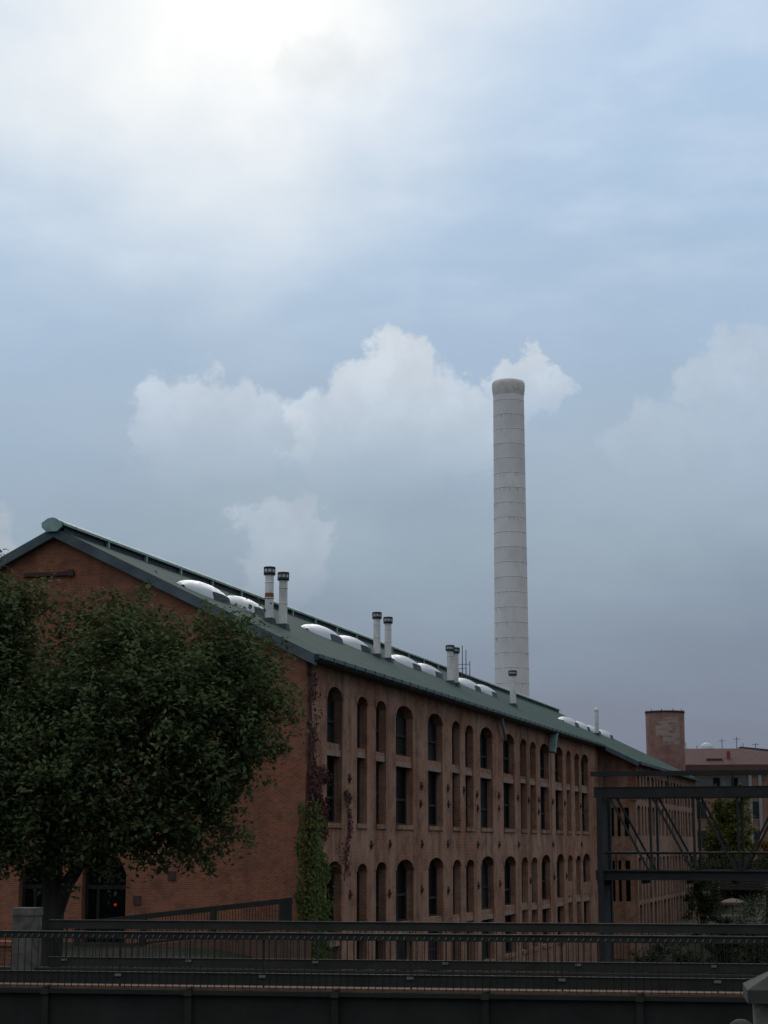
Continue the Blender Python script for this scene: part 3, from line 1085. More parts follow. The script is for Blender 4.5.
# gable-side return wall: openings built in x, windows as parts
ret = MB()
gx = [(.15, .62, 0), (.95, 1.25, 1), (1.55, 1.85, 1), (2.2, 2.66, 0)]
prev = -27.0 - XO
rows = [(1.2, 4.9), (7.1, 9.75)]
for a, b_, small in gx:
    ret.add([(prev, Y2a, -4.6), (a, Y2a, -4.6), (a, Y2a, rz(a) - .3)] + ([(-13.5, Y2a, rz(-13.5) - .3)] if prev < -20 else []) + [(prev, Y2a, rz(prev) - .3)],
            [tuple(range(5 if prev < -20 else 4))])
    lo = -4.6
    for z0, z1 in rows:
        ret.add([(a, Y2a, lo), (b_, Y2a, lo), (b_, Y2a, z0), (a, Y2a, z0)], [(0, 1, 2, 3)])
        for xx in (a, b_):
            ret.add([(xx, Y2a, z0), (xx, Y2a, z1), (xx, Y2a + .4, z1), (xx, Y2a + .4, z0)], [(0, 1, 2, 3)])
        ret.add([(a, Y2a, z1), (b_, Y2a, z1), (b_, Y2a + .4, z1), (a, Y2a + .4, z1)], [(0, 1, 2, 3)])
        ret.add([(a, Y2a, z0), (b_, Y2a, z0), (b_, Y2a + .4, z0), (a, Y2a + .4, z0)], [(0, 1, 2, 3)])
        lo = z1
    ret.add([(a, Y2a, lo), (b_, Y2a, lo), (b_, Y2a, rz(b_) - .3), (a, Y2a, rz(a) - .3)], [(0, 1, 2, 3)])
    prev = b_
ret.add([(prev, Y2a, -4.6), (XO, Y2a, -4.6), (XO, Y2a, ZE2), (prev, Y2a, rz(prev) - .3)], [(0, 1, 2, 3)])
ret.add([(XO, Y2b, -4.6), (-30.3, Y2b, -4.6), (-30.3, Y2b, ZE2), (-13.5, Y2b, rz(-13.5) - .3), (XO, Y2b, ZE2)], [(0, 1, 2, 3, 4)])
ret.add([(-30.3, Y2a, -4.6), (-30.3, Y2b, -4.6), (-30.3, Y2b, ZE2), (-30.3, Y2a, ZE2)], [(0, 1, 2, 3)])
ret.build('end_wall', M['brick_facade'], rng2, fix=False)
for a, b_, small in gx:
    for z0, z1 in rows:
        b = MB()
        b.add([(a, Y2a + .38, z0), (b_, Y2a + .38, z0), (b_, Y2a + .38, z1), (a, Y2a + .38, z1)], [(0, 1, 2, 3)])
        b.build('window', M['glass'], rng2, fix=False)
rf = MB()
xe = XO + .55
prof = [(xe, rz(xe)), (-13.5, rz(-13.5) - .02), (-27 - xe, rz(xe)), (-27 - xe, rz(xe) - T), (-13.5, rz(-13.5) - T - .02), (xe, rz(xe) - T)]
rf.prism(prof, 'y', 87.03, Y2b + .4)
roof2 = rf.build('roof', M['roof'], rng2)
b = MB()
b.add([(.8, 86.98, rz(.8) + .02), (xe, 86.98, rz(xe) + .02), (xe, 86.98, rz(xe) - .42), (.8, 86.98, rz(.8) - .42),
       (.8, 86.88, rz(.8) + .02), (xe, 86.88, rz(xe) + .02), (xe, 86.88, rz(xe) - .42), (.8, 86.88, rz(.8) - .42)],
      [(0, 1, 2, 3), (4, 5, 6, 7), (0, 1, 5, 4), (3, 2, 6, 7), (1, 2, 6, 5), (0, 3, 7, 4)])
b.build('rake_board', M['rake'], rng2)
b = MB()
b.prism([(xe, rz(xe) + .02), (xe + .2, rz(xe) + .02), (xe + .2, rz(xe) - .25), (xe, rz(xe) - .25)], 'y', 87.0, Y2b + .4)
b.build('gutter', M['gutter'], roof2)
b = MB()
b.box(XO - .55, XO + .12, Y2a - .12, Y2a + .5, 10.4, 13.6)
b.build('corner_pier', M['brick_gable'], rng2)
mill_keep = mill
mill2 = rng2
for y0, y1 in ((106, 112.6), (114, 119.6), (121.5, 127), (130, 136)):
    mill = rng2
    skylight(y0, y1, -6.6, 1.9)
mill = mill_keep
f8 = flue(rng2, -4.63, 115.5, 2.95, 0, .22, cap=False)
b = MB()
b.lathe([(.22, rz(-4.63) + 2.5), (.24, rz(-4.63) + 2.52), (.24, rz(-4.63) + 2.92), (.18, rz(-4.63) + 2.95), (.15, rz(-4.63) + 2.6)], 16, -4.63, 115.5)
b.build('flue_cap', M['flue'], f8, fix=False)

# ------------------------------------------------------------------ tall chimney
ch = thing('smokestack', 'tall pale concrete smokestack with ring joints rising behind the green roof', 'chimney', (20.05, 290, 0))
b = MB()
prof = [(2.85 - .38 * k / 40, 77.3 * k / 40) for k in range(41)]
b.lathe(prof, 48)
b.build('shaft', M['chimney'], ch, fix=False)
b = MB()
b.lathe([(2.47, 77.25), (2.52, 77.5), (2.62, 78.2), (2.66, 78.9), (2.62, 79.4), (2.45, 79.68), (2.1, 79.72), (1.95, 79.4), (1.95, 77.5)], 48)
b.build('rim', M['chimney_cap'], ch, fix=False)
z = 2.385
while z < 77:
    b = MB()
    r = 2.85 - .38 * z / 77.3
    b.lathe([(r - .01, z - .07), (r + .02, z - .05), (r + .02, z + .05), (r - .01, z + .07)], 48)
    b.build('joint_band', M['chimney_cap'], ch, fix=False)
    z += 2.385

# ------------------------------------------------------------------ round brick tower
si = thing('brick_silo', 'round brick tower with a faded pale painted patch, beyond the end of the green roof', 'tower', (37.8, 250, 0))
b = MB()
b.lathe([(2.5, 0), (2.52, 12), (2.60, 23.7), (2.3, 23.72)], 40)
t_ = M['brick_silo']
b.build('wall', t_, si, fix=False)


def patch_mat():
    t = NT('faded_paint_on_brick')
    n = t.noise(1.1, 8, 0.7, vec=t.mapping((.7, .7, 2.2)))
    c = t.mix(t.rng(n, 0.34, 0.52), (.165, .082, .062), (.34, .26, .21))
    return t.done(c, .95, 0, .1)


b = MB()
a0, a1 = R(180 + 52), R(180 + 128)
segs = 14
vs = []
for z in (19.4, 20.4, 21.5, 22.5, 23.1):
    for k in range(segs + 1):
        a = a0 + (a1 - a0) * k / segs
        r = 2.52 + .08 * (z - 12) / 11.7 + .006
        vs.append((r * math.cos(a), r * math.sin(a), z))
fs = [(i * (segs + 1) + k, i * (segs + 1) + k + 1, (i + 1) * (segs + 1) + k + 1, (i + 1) * (segs + 1) + k) for i in range(4) for k in range(segs)
      if not (i == 0 and k < 4) and not (i >= 3 and (k < 5 or k > 12))]
b.add(vs, fs)
b.build('painted_patch', patch_mat(), si, fix=False)
b = MB()
b.lathe([(2.60, 23.68), (2.66, 23.70), (2.66, 23.92), (2.3, 23.94), (2.3, 23.6)], 40)
for k in range(10):
    a = 2 * math.pi * k / 10
    x, y = 2.5 * math.cos(a), 2.5 * math.sin(a)
    b.box(x - .05, x + .05, y - .05, y + .05, 23.9, 24.12)
b.build('rim', M['plate'], si, fix=False)

# ------------------------------------------------------------------ far brick building with hip roof
fb = thing('hip_roofed_building', 'distant brick building under a wide pinkish brown hip roof, right of the round tower', 'building', (42.0, 262, 0), R(-6))
b = MB()
b.box(0, 26, 0, 24, -.3, 17.3)
b.build('wall', M['brick_pale'], fb)
b = MB()
b.add([(-.6, -.6, 17.3), (26.6, -.6, 17.3), (26.6, 24.6, 17.3), (-.6, 24.6, 17.3), (0.4, 9.0, 20.0), (9.0, 9.0, 20.0), (9.0, 15, 20.0), (0.4, 15, 20.0)],
      [(0, 1, 5, 4), (1, 2, 6, 5), (2, 3, 7, 6), (3, 0, 4, 7), (4, 5, 6, 7)])
b.box(-.62, 26.62, -.62, -.3, 16.1, 17.3)
rfb = b.build('roof', M['far_roof'], fb)
b = MB()
b.box(3.4, 5.6, 1.6, 4.0, 17.4, 18.25)
b.build('roof_vent', M['plate'], rfb)
b = MB()
b.box(6.3, 6.8, 2.5, 3.2, 17.9, 19.3)
b.build('chimney', M['red_paint'], rfb)
b = MB()
b.lathe([(1.0, 0), (.95, .4), (.75, .75), (.4, .98), (0, 1.05)], 20, 4.1, 10.5)
o = b.build('dome', M['skylight'], rfb, fix=False)
o.location = (0, 0, 19.9)
for x, h in ((1.0, .9), (2.6, .5), (6.2, 1.4), (8.3, 1.7), (9.2, .8), (11.0, 1.1), (13.5, 1.9), (14.3, .7)):
    b = MB()
    yb = 9.5
    zr = 20.0 if x <= 9 else 20.0 - (x - 9) * .153
    b.tube([(x, yb, zr - .4), (x, yb, zr + h)], .05, 6)
    if h > 1:
        b.tube([(x - .5, yb, zr + h * .8), (x + .5, yb, zr + h * .8)], .035, 6)
    b.build('aerial', M['pole'], rfb)
b = MB()
b.box(1.5, 8.8, -.12, .0, 13.6, 15.6)
w = b.build('window_band', M['far_wall'], fb)
for x in (4.1, 6.6):
    b = MB()
    b.box(x, x + .9, -.2, -.12, 13.7, 15.5)
    b.build('pane', M['glass'], w)
for row in (1.8, 5.8, 9.8):
    for k in range(9):
        x = 1.6 + k * 2.6
        b = MB()
        b.box(x, x + 1.4, -.06, .05, row, row + 2.4)
        w = b.build('window', M['far_glass'], fb)
        b = MB()
        b.box(x - .1, x + 1.5, -.12, -.0, row - .2, row)
        b.build('sill', M['brick_pale'], w)
for x in (8.95, 10.3, 11.6, 14.1, 16.7):
    b = MB()
    b.box(x, x + .45, -.35, 0, 0, 16.05)
    b.build('pilaster', M['far_pilaster'], fb)

bl = thing('blue_roofed_shed', 'far shed with a dark blue low pitched roof, farthest right on the skyline', 'building', (62, 330, 0), R(-4))
b = MB()
b.box(0, 40, 0, 18, -.3, 20.6)
b.build('wall', M['far_wall'], bl)
b = MB()
b.prism([(-.5, 20.4), (-.5, 20.7), (1.0, 23.3), (9.0, 22.5), (40.5, 21.4), (40.5, 20.4)], 'y', -.5, 18.5)
b.build('roof', M['blue_roof'], bl)

# ------------------------------------------------------------------ steel truss footbridge
tb = thing('truss_footbridge', 'dark steel box truss footbridge on a tower, crossing in front of the far warehouse', 'bridge', (9.66, 85, 0), -TH)
LB, WB = 24.0, 2.3     # local x along the bridge (away from the mill), local y across
ZB, ZT = 4.86, 8.96
b = MB()
b.box(0, LB, .1, WB - .1, 4.98, 5.06)
for k in range(13):
    b.box(k * LB / 12 - .06, k * LB / 12 + .06, 0.02, WB - .02, 4.70, 4.975)
b.build('deck', M['steel'], tb)
PAN = 1.94
for yy in (0.0, WB):
    b = MB()
    b.ibar((-.1, yy, ZB + .22), (LB, yy, ZB + .22), .28, .44, .05)
    b.build('bottom_chord', M['steel'], tb)
    b = MB()
    b.bar((-.1, yy, ZT - .22), (LB, yy, ZT - .22), .30, .44)
    b.bar((-.1, yy, ZT + .02), (LB, yy, ZT + .02), .36, .03)
    b.build('top_chord', M['steel'], tb)
    b = MB()
    b.bar((0.14, yy, -4.3), (0.14, yy, ZT - .46), .26, .40)
    b.build('end_post', M['steel'], tb)
    n = int(LB / PAN)
    for k in range(1, n + 1):
        x = .47 + k * PAN
        b = MB()
        b.bar((x, yy, ZB + .42), (x, yy, ZT - .44), .10, .16)
        b.build('vertical', M['steel'], tb)
    for k in range(n):
        x0, x1 = .47 + k * PAN, .47 + (k + 1) * PAN
        b = MB()
        if k < 3:
            b.bar((x0 + .12, yy, ZT - .44), (x1 - .12, yy, ZB + .42), .09, .10)
        else:
            b.bar((x0 + .12, yy, ZB + .42), (x1 - .12, yy, ZT - .44), .09, .10)
        b.build('diagonal', M['steel'], tb)
    b = MB()
    b.tube([(.3, yy + (.16 if yy == 0 else -.16), 6.06), (LB, yy + (.16 if yy == 0 else -.16), 6.06)], .06, 8)
    for k in range(13):
        x = .5 + k * PAN
        b.tube([(x, yy + (.16 if yy == 0 else -.16), 5.06), (x, yy + (.16 if yy == 0 else -.16), 6.04)], .028, 6)
    b.build('handrail', M['steel'], tb)
b = MB()
for k in range(13):
    x = .47 + k * PAN
    if x < LB:
        b.bar((x, .16, ZT - .2), (x, WB - .16, ZT - .2), .12, .14)
b.build('cross_beam', M['steel'], tb)
b = MB()
b.bar((-.3, .3, 9.60), (LB, .3, 9.60), .20, .22)
for k in range(9):
    x = .3 + k * 2.9
    b.bar((x, .3, ZT + .03), (x, .3, 9.50), .07, .07)
b.build('service_pipe', M['steel'], tb)
b = MB()
b.box(.10, .16, .3, WB - .3, 5.08, ZT - .5)
for yy in (.8, 1.2, 1.6):
    b.box(.04, .10, yy - .04, yy + .04, 5.08, ZT - .5)
b.build('end_gate', M['steel2'], tb)
b = MB()
b.box(.06, .22, .18, WB - .18, -4.3, 4.6)
b.build('pier_wall', M['steel2'], tb)
b = MB()
for yy in (0.0, WB):
    b.bar((LB - .2, yy, -4.3), (LB - .2, yy, ZB), .36, .4)
b.build('end_support', M['steel'], tb)

# ------------------------------------------------------------------ nearer girder bridge with two railings
P1, P2 = Vector((-6.99, 34.2, 0)), Vector((6.54, 32.0, 0))
ub = (P2 - P1).normalized()
ang_b = math.atan2(ub.y, ub.x)
gb = thing('girder_bridge', 'dark painted girder bridge with picket railings running across the foreground', 'bridge', (P1.x, P1.y, 0), ang_b)
XA, XB = -9.0, 23.0
BW = 4.75
ZD = 3.83
b = MB()
b.box(XA, XB, .08, BW - .08, 3.45, 3.86)
b.build('deck', M['deck'], gb)
for yy, s in ((0.0, -1), (BW, 1)):
    b = MB()
    b.box(XA, XB, yy - .06, yy + .06, 2.35, 3.875)
    b.box(XA, XB, yy - .17, yy + .17, 3.875, 3.955)
    b.box(XA, XB, yy - .17, yy + .17, 2.30, 2.352)
    gd = b.build('girder', M['steel2'], gb)
    x = 1.0 - 2.62 * 3
    while x < XB:
        e = MB()
        e.box(x - .06, x + .06, yy + s * .06, yy + s * .15, 2.352, 3.873)
        e.build('stiffener', M['steel2'], gd)
        e = MB()
        e.box(x - .07, x + .07, min(yy + s * .10, yy + s * .20), max(yy + s * .10, yy + s * .20), 3.86, 3.965)
        e.tube([(x - .05, yy + s * .15, 3.97), (x + .08, yy + s * .15, 4.0)], .03, 8)
        e.build('clamp', M['rail_top'], gd)
        x += 2.62
    b = MB()
    b.box(XA, XB, yy + (.0 if s < 0 else -.30), yy + (.30 if s < 0 else 0.0), 3.957, 4.005)
    b.build('kerb', M['kerb'] if s < 0 else M['deck'], gb)


def railing(yy, z_top, top_h, zb0, zb1, label, s, xa, xb):
    b = MB()
    b.box(xa, xb, yy - .035, yy + .035, z_top - top_h, z_top)
    b.box(xa, xb, yy - .06, yy + .05, z_top, z_top + .018)
    r = b.build('railing', M['rail_top'], gb, label=label)
    b = MB()
    b.box(xa, xb, yy - .03, yy + .03, zb0, zb1)
    b.box(xa, xb, yy - .05, yy + .05, zb1, zb1 + .016)
    b.build('bottom_rail', M['rail_top'], r)
    x = 1.0 - 2.62 * 3 + 1.31
    while x < xb:
        if x > xa:
            e = MB()
            e.box(x - .012, x + .012, yy + .036, yy + .085, 3.98, z_top - .01)
            e.build('post', M['steel2'], r)
            e = MB()
            e.box(x - .06, x + .06, yy - .075, yy - .052, zb1 - .06, zb1 - .015)
            e.build('clip', M['nub'], r)
        x += 2.62
    x = 1.0 - 2.62 * 3 + 1.31 + .05
    while x < xb:
        e = MB()
        n = 20
        for k in range(n):
            px = x + .01 + (k + .5) * (2.52 / n)
            if not (xa < px < xb):
                continue
            e.bar((px, yy + s * .058, zb0 - .06 if s < 0 else zb0 - .05), (px, yy + s * .058, z_top - .03), 0.013, 0.013)
            if s < 0:
                e.bar((px - .012, yy - .07, z_top - .085), (px + .016, yy - .07, z_top - .035), .012, .016, 1)
        if e.v:
            e.build('picket_panel', [M['steel2'], M['nub']], r)
        x += 2.62


railing(0.0, 4.93, .11, 4.04, 4.235, 'nearer railing with pickets fixed to its front', -1, XA, XB)
railing(BW, 4.93, .16, 4.02, 4.19, 'farther railing ending at the stone pillar', 1, -0.66, XB)

# stone pillars
p = thing('stone_pillar', 'square rough stone pillar where the farther railing ends at left', 'pillar', (-7.33, 38.9, 0), ang_b)
b = MB()
b.box(-.24, .24, -.24, .24, 1.5, 5.04, bev=.03)
b.build('shaft', M['stone'], p)
b = MB()
b.box(-.26, .26, -.26, .26, 5.04, 5.19, bev=.04)
b.build('cap', M['stone'], p)

p = thing('capped_pillar', 'stone pillar with a broad pyramid shaped cap at the lower right corner', 'pillar', (3.86, 18, 0), R(-8))
b = MB()
b.box(-.36, .36, -.36, .36, 3.9, 5.04, bev=.03)
b.build('shaft', M['stone'], p)
b = MB()
b.add([(-.44, -.44, 5.04), (.44, -.44, 5.04), (.44, .44, 5.04), (-.44, .44, 5.04), (-.44, -.44, 5.16), (.44, -.44, 5.16), (.44, .44, 5.16), (-.44, .44, 5.16),
       (-.12, -.12, 5.34), (.12, -.12, 5.34), (.12, .12, 5.34), (-.12, .12, 5.34)],
      [(3, 2, 1, 0), (0, 1, 5, 4), (1, 2, 6, 5), (2, 3, 7, 6), (3, 0, 4, 7), (4, 5, 9, 8), (5, 6, 10, 9), (6, 7, 11, 10), (7, 4, 8, 11), (8, 9, 10, 11)])
b.build('cap', M['stone_pale'], p)
b = MB()
b.lathe([(.11, 0), (.11, .72), (.09, .79), (.04, .82), (0, .825)], 20)
o = b.build('stone_post', M['stone_pale'], fix=False)
o.location = (3.10, 16.6, 4.17)
tag(o, 'low pale round-topped stone post in front of the capped pillar', 'post')

# low brick wall at far left behind the bridge
b = MB()
b.box(-9.0, 0, 0, .4, 0, 2.9)
b.box(-9.05, .05, -.05, .45, 2.9, 3.0)
o = b.build('brick_wall', M['brick_gable'])
o.location = (-7.75, 41.0, 1.4)
o.rotation_euler = (0, 0, ang_b)
tag(o, 'low red brick wall behind the bridge at far left', 'wall')

# ------------------------------------------------------------------ ramp and its railing along the gable
rp = thing('brick_ramp', 'brick sided ramp rising to the right along the foot of the gable', 'ramp', (CX, CY, 0), -TH)
b = MB()
b.prism([(-11.0, -4.3), (.4, -4.3), (.4, 2.57), (-11.0, 1.3)], 'y', -3.0, -.15)
b.build('ramp_body', M['brick_dark'], rp)
rr = thing('ramp_railing', 'dark sloping handrail with pickets on the brick ramp below the ivy corner', 'railing', (CX, CY, 0), -TH)


def zr(x):
    return 2.52 + .111 * x * 1.0


b = MB()
b.bar((-10.5, -2.9, zr(-10.5) + 1.35), (.36, -2.9, zr(.36) + 1.35), .14, .24)
b.build('top_rail', M['steel2'], rr)
b = MB()
b.bar((-10.5, -2.9, zr(-10.5) + .12), (.15, -2.9, zr(.15) + .12), .08, .10)
b.build('bottom_rail', M['steel2'], rr)
b = MB()
x = -10.4
while x < 0:
    b.bar((x, -2.9, zr(x) + .1), (x, -2.9, zr(x) + 1.3), .022, .022)
    x += .14
b.build('picket_panel', M['steel2'], rr)
for x in (-10.4, -7.0, -3.5, .2):
    b = MB()
    b.box(x - .12, x + .12, -3.0, -2.8, zr(x) - .05, zr(x) + 1.47)
    b.build('post', M['steel2'], rr)
b = MB()
b.box(-.25, .33, -2.99, -2.97, zr(-.3) + .14, zr(-.3) + 1.28)
b.build('end_panel', M['steel2'], rr)


# ------------------------------------------------------------------ vegetation
def grow_tree(name, label, cat, base, trunk_pts, limbs, lobes, mat, nl, size, clump=.62, group=None):
    """trunk/limbs: world polylines with radii; lobes: (center, radii) ellipsoids filled with leaf clumps near their skins"""
    t = thing(name, label, cat, base, 0, group)
    B = Vector(base)
    tr = MB()
    for pts, rad in [trunk_pts] + limbs:
        tr.tube([Vector(q) - B for q in pts], rad, 9)
    tr.build('trunk', M['bark'], t, fix=False)
    cs, outs = [], []
    vol = sum(rx * ry + ry * rz_ + rx * rz_ for _, (rx, ry, rz_) in lobes)
    for c, (rx, ry, rz_) in lobes:
        k = int(nl * (rx * ry + ry * rz_ + rx * rz_) / vol / 70)
        for _ in range(k):
            dv = rng.normal(size=3)
            dv /= np.linalg.norm(dv)
            rr_ = rng.uniform(.40, 1.06) ** .6
            cc = np.array(c) + dv * rr_ * np.array([rx, ry, rz_])
            m = int(rng.integers(45, 95))
            sc = clump * rng.uniform(.6, 1.3)
            ax = dv * .8 + rng.normal(size=3) * .45 + np.array([0, 0, .35])
            ax /= np.linalg.norm(ax)
            tt = rng.uniform(-.5, 1.0, (m, 1)) * sc
            wd = (1.0 - .55 * np.clip(tt / sc, 0, 1)) * sc * .42
            off = ax * tt + rng.normal(size=(m, 3)) * wd * .75
            off[:, 2] -= .10 * np.abs(tt[:, 0])
            cs.append(cc + off)
            o = dv[None, :] * .5 + rng.normal(size=(m, 3)) * .25 + np.array([0, 0, .5])
            outs.append(o)
    cs = np.concatenate(cs) - np.array(base)
    outs = np.concatenate(outs)
    leaves('crown', cs, mat, t, size, outward=outs)
    return t


def at(px, py, Y):
    """a measured bearing turned into metres (survey of the photo)"""
    p = R(10.144)
    v = 512 - py
    k = Y / (1850 * math.cos(p) - v * math.sin(p))
    return (k * (px - 384), Y, EYE + k * (1850 * math.sin(p) + v * math.cos(p)))


S = 60.5 / 1879
tb_x, tb_y, _ = at(62, 900, 60)
LOB = [(-70, 690, 0, 95), (-60, 790, 1, 85), (6, 622, 0, 40), (-35, 615, 0, 45), (5, 692, -1, 60), (15, 775, -1.5, 72),
       (98, 633, 0, 30), (128, 626, .5, 30), (158, 645, .5, 26), (120, 685, -1.5, 56), (75, 735, -2.4, 62), (165, 715, -2, 56), (120, 790, -1.8, 58),
       (215, 648, 0, 30), (247, 654, .5, 25), (232, 695, -.5, 48), (268, 692, .5, 15), (205, 745, -1, 54), (250, 735, 0, 28), (185, 805, -.5, 40),
       (222, 782, 0, 28), (62, 700, 2.5, 44), (150, 700, 3.0, 66), (-20, 720, 3, 95), (55, 842, -1, 30), (160, 842, -.5, 22),
       (5, 848, -1.5, 28), (112, 838, -1, 24), (200, 690, 1.5, 46), (232, 830, -.3, 14), (196, 846, -.3, 14)]
lobes = []
for px, py, dy, r in LOB:
    c = at(px, py, 60 + dy)
    rr_ = r * S
    lobes.append((c, (rr_, rr_ * .95, rr_ * .88)))


def pl(*q):
    return [at(*p) for p in q]


zb = hgt(tb_x, 60) - .3
trunk = ([(tb_x - .45, 60, zb)] + pl((52, 930, 60), (53, 895, 60), (52, 862, 60), (48, 820, 60), (40, 760, 60), (30, 690, 60), (20, 640, 60)),
         [.48, .38, .34, .33, .29, .24, .16, .07])
limbs = [(pl((55, 915, 60), (66, 885, 59.9), (80, 864, 59.8), (105, 850, 59.6), (140, 825, 59.3), (185, 790, 59.2), (225, 750, 59.5)), [.26, .23, .21, .19, .16, .11, .05]),
         (pl((58, 858, 60), (85, 800, 60.5), (115, 735, 61), (130, 670, 61.2)), [.26, .2, .13, .05]),
         (pl((55, 850, 60), (10, 800, 60.5), (-50, 750, 61), (-90, 700, 61)), [.26, .2, .13, .06]),
         (pl((105, 850, 59.6), (150, 838, 58.8), (190, 836, 58.5)), [.12, .09, .03]),
         (pl((45, 800, 60), (10, 745, 58.5), (-10, 690, 58.2)), [.2, .14, .05])]
grow_tree('broadleaf_tree', 'large dark green leafy tree spreading in front of the brick gable', 'tree', (tb_x, 60, zb), trunk, limbs, lobes,
          M['leaf_main'], 140000, (.08, .135), clump=1.0)

# ivy at the mill corner
def creeper(name, label, pts_fn, n, mat, size):
    o = thing(name, label, 'climbing plant', (CX, CY, 0), -TH)
    c = np.array([pts_fn() for _ in range(n)])
    out = np.tile(np.array([1.0, -.5, .1]), (n, 1))
    leaves('foliage', c, mat, o, size, droop=1.2, outward=out)
    return o


def stem(o, pts, r=.03):
    b = MB()
    b.tube(pts, [r * (1 - .6 * k / (len(pts) - 1)) for k in range(len(pts))], 6)
    b.build('stem', M['bark'], o, fix=False)


def ivy_pt():
    while True:
        z = random.uniform(-2.0, 8.6)
        lo = -.34 + .08 * math.sin(z * 2.7)
        hi = 3.3 - 1.9 * max(0, z - 5.2) / 3.4 + .35 * math.sin(z * 1.9)
        y = random.uniform(lo, hi)
        hole = math.sin(y * 2.3 + z * .9) + math.sin(z * 2.1 - y * 1.3)
        if (hole < -1.15 and y > .3) or random.random() < max(0, (z - 6.0) / 2.8):
            continue
        if random.random() < .16:
            return (abs(random.gauss(0, .14)) + .10, -abs(random.gauss(0, .14)) - .02, z)
        q = abs(random.gauss(0, .17)) + (.20 if -.15 < y < .6 else .05)
        if y < 0:                      # wraps round the corner on to the gable
            return (y, -q, z)
        return (q, y, z)


def red_pt():
    while True:
        z = random.choice((random.uniform(6.6, 9.9), random.uniform(6.8, 10.2), random.uniform(8, 15.0)))
        y = random.uniform(-.1, 3.2) if z < 10.3 else random.gauss(.7, .7)
        if random.random() < max(0, (z - 9.0) / 8):
            continue
        if y < -.2 or y > 3.25 or (z > 10.5 and y > 1.9):
            continue
        if math.sin(y * 3.1 + z * 1.7) + math.sin(z * 2.9 - y) < -.7:
            continue
        return (abs(random.gauss(0, .10)) + (.18 if y < .5 else .04), y, z)


iv = creeper('ivy', 'thick green ivy climbing the lower corner of the mill', ivy_pt, 9500, M['leaf_ivy'], (.07, .14))
stem(iv, [(.06, 1.2, -3.8), (.06, 1.0, 3), (.06, 1.5, 6), (.06, 1.3, 9)], .05)
rd = creeper('creeper', 'thin purplish red creeper on the mill corner above the green ivy', red_pt, 1900, M['leaf_red'], (.07, .14))
stem(rd, [(.05, 1.0, 6.5), (.05, 1.4, 9), (.05, .8, 12), (.05, .5, 14.8)], .03)


def vine_pt():
    z = random.uniform(4.8, 9.2)
    y = 6.9 + .35 * math.sin(z * 1.9) + random.gauss(0, .18) - (.8 if z < 6.6 and random.random() < .5 else 0) * random.random() * 2.2
    return (abs(random.gauss(0, .07)) + .04, y, z)


vn = creeper('vine', 'sparse dry vine between the first and second arched windows', vine_pt, 300, M['leaf_red'], (.06, .11))
stem(vn, [(.05, 6.3, 4.6), (.05, 6.9, 6.4), (.05, 7.1, 9.3)], .025)


def shrub(name, label, cat, px, Y, h, w, mat, n, size, group=None, z0=None):
    x = (px - 384) / 1879 * Y
    zg = hgt(x, Y) if z0 is None else z0
    lobes = []
    for _ in range(7):
        a = random.uniform(0, 6.28)
        q = random.uniform(0, .30) * w
        hh = random.uniform(.35, .72) * h
        lobes.append(((x + q * math.cos(a), Y + q * math.sin(a), zg + hh), (w * random.uniform(.22, .32), w * .28, h * random.uniform(.24, .34))))
    tr = ([(x, Y, zg - .2), (x + .05, Y, zg + h * .35), (x - .03 * w, Y + .02, zg + h * .75)], [.05 * w ** .5, .04 * w ** .5, .015])
    lim = [([(x, Y, zg + h * .2), (x + .2 * w, Y - .1 * w, zg + h * .55)], [.03 * w ** .5, .01]),
           ([(x, Y, zg + h * .25), (x - .22 * w, Y - .05 * w, zg + h * .6)], [.03 * w ** .5, .01])]
    return grow_tree(name, label, cat, (x, Y, zg), tr, lim, lobes, mat, n, size, clump=.14 * w + .1, group=group)


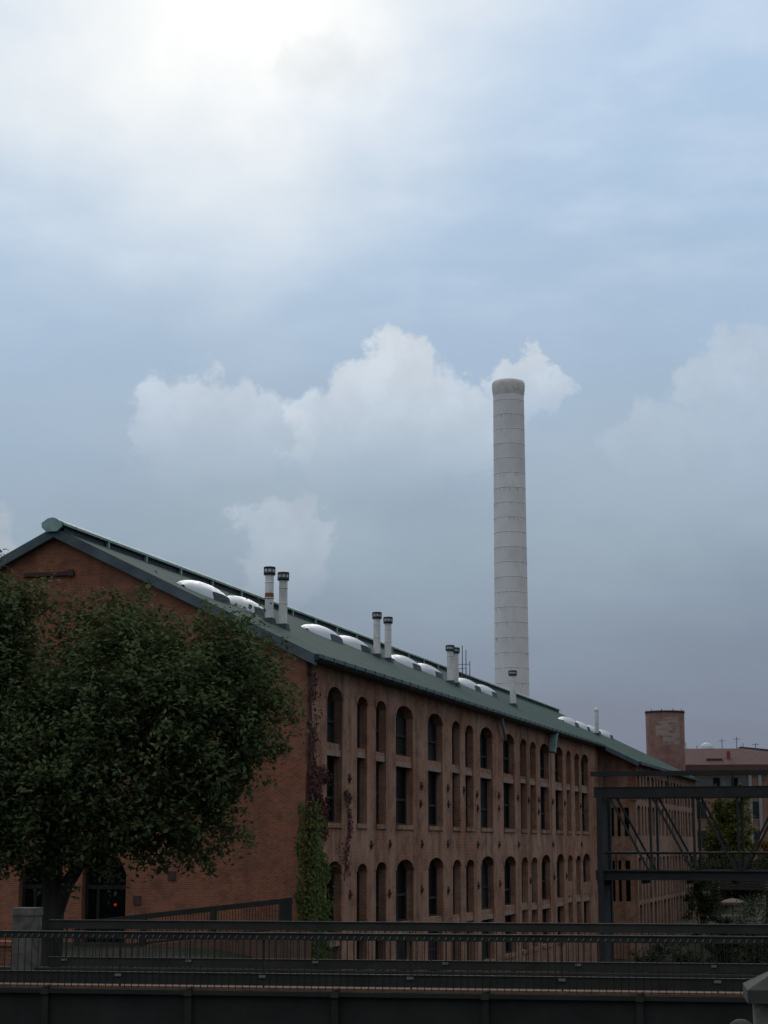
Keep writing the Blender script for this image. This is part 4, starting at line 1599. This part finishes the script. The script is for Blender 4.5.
shrub('yellowing_tree', 'yellow green tree seen through the truss bridge in front of the far building', 'tree', 724, 205, 16.2, 6.2, M['leaf_yellow'], 20000, (.12, .22))
shrub('autumn_tree', 'small orange leaved tree at the right edge behind the truss bridge', 'tree', 766, 190, 6.4, 4.2, M['leaf_orange'], 7000, (.10, .18))
shrub('dark_tree', 'dark green tree below the yellow tree, behind the timber pergola', 'tree', 735, 178, 4.6, 8.5, M['leaf_bush'], 9000, (.11, .2))
shrub('shrub', 'large dark shrub at the right edge just above the bridge railing', 'shrub', 758, 118, 7.2, 4.2, M['leaf_bush'], 9000, (.07, .13))
shrub('shrub', 'dark shrub in front of the timber pergola', 'shrub', 722, 128, 6.2, 3.4, M['leaf_bush'], 6000, (.07, .13))
shrub('shrub', 'dark shrub between the far warehouse corner and the pergola', 'shrub', 698, 134, 7.6, 2.6, M['leaf_bush'], 6000, (.07, .13))
shrub('shrub', 'low green shrub at the foot of the far warehouse corner', 'shrub', 674, 122, 5.2, 3.2, M['leaf_bush'], 5000, (.06, .12))
shrub('shrub', 'low green shrub behind the railing left of the far warehouse corner', 'shrub', 644, 118, 4.4, 2.6, M['leaf_bush'], 5000, (.06, .12))
shrub('shrub', 'dark shrub behind the railing beside the capped pillar', 'shrub', 775, 92, 6.2, 3.6, M['leaf_bush'], 6000, (.06, .12))

# timber pergola and canopy
pg = thing('pergola', 'low timber pergola with slatted roof at right below the truss bridge', 'pergola', (25.2, 142, 0), R(-10))
b = MB()
for k in range(5):
    b.box(-1.2, 8.4, k * .8, k * .8 + .16, 3.05 + k * .19, 3.20 + k * .19)
b.build('roof_slats', M['wood'], pg)
for x in (0.0, 3.6, 7.2):
    b = MB()
    b.bar((x, -.2, 2.95), (x, 3.5, 3.80), .14, .18)
    b.build('rafter', M['wood'], pg)
    for y, z in ((.2, 3.0), (3.2, 3.65)):
        b = MB()
        b.box(x - .09, x + .09, y - .09, y + .09, .5, z)
        b.build('post', M['wood'], pg)
um = thing('patio_umbrella', 'pale pink canopy on a pole under the pergola roof', 'umbrella', (27.3, 148, .15))
b = MB()
b.lathe([(1.15, 1.80), (.8, 1.92), (.4, 2.02), (0, 2.10)], 8)
b.lathe([(1.15, 1.62), (1.15, 1.80)], 8)
b.build('canopy', M['canopy'], um, fix=False)
b = MB()
b.tube([(0, 0, .5), (0, 0, 2.2)], .035, 8)
b.build('pole', M['wood'], um, fix=False)
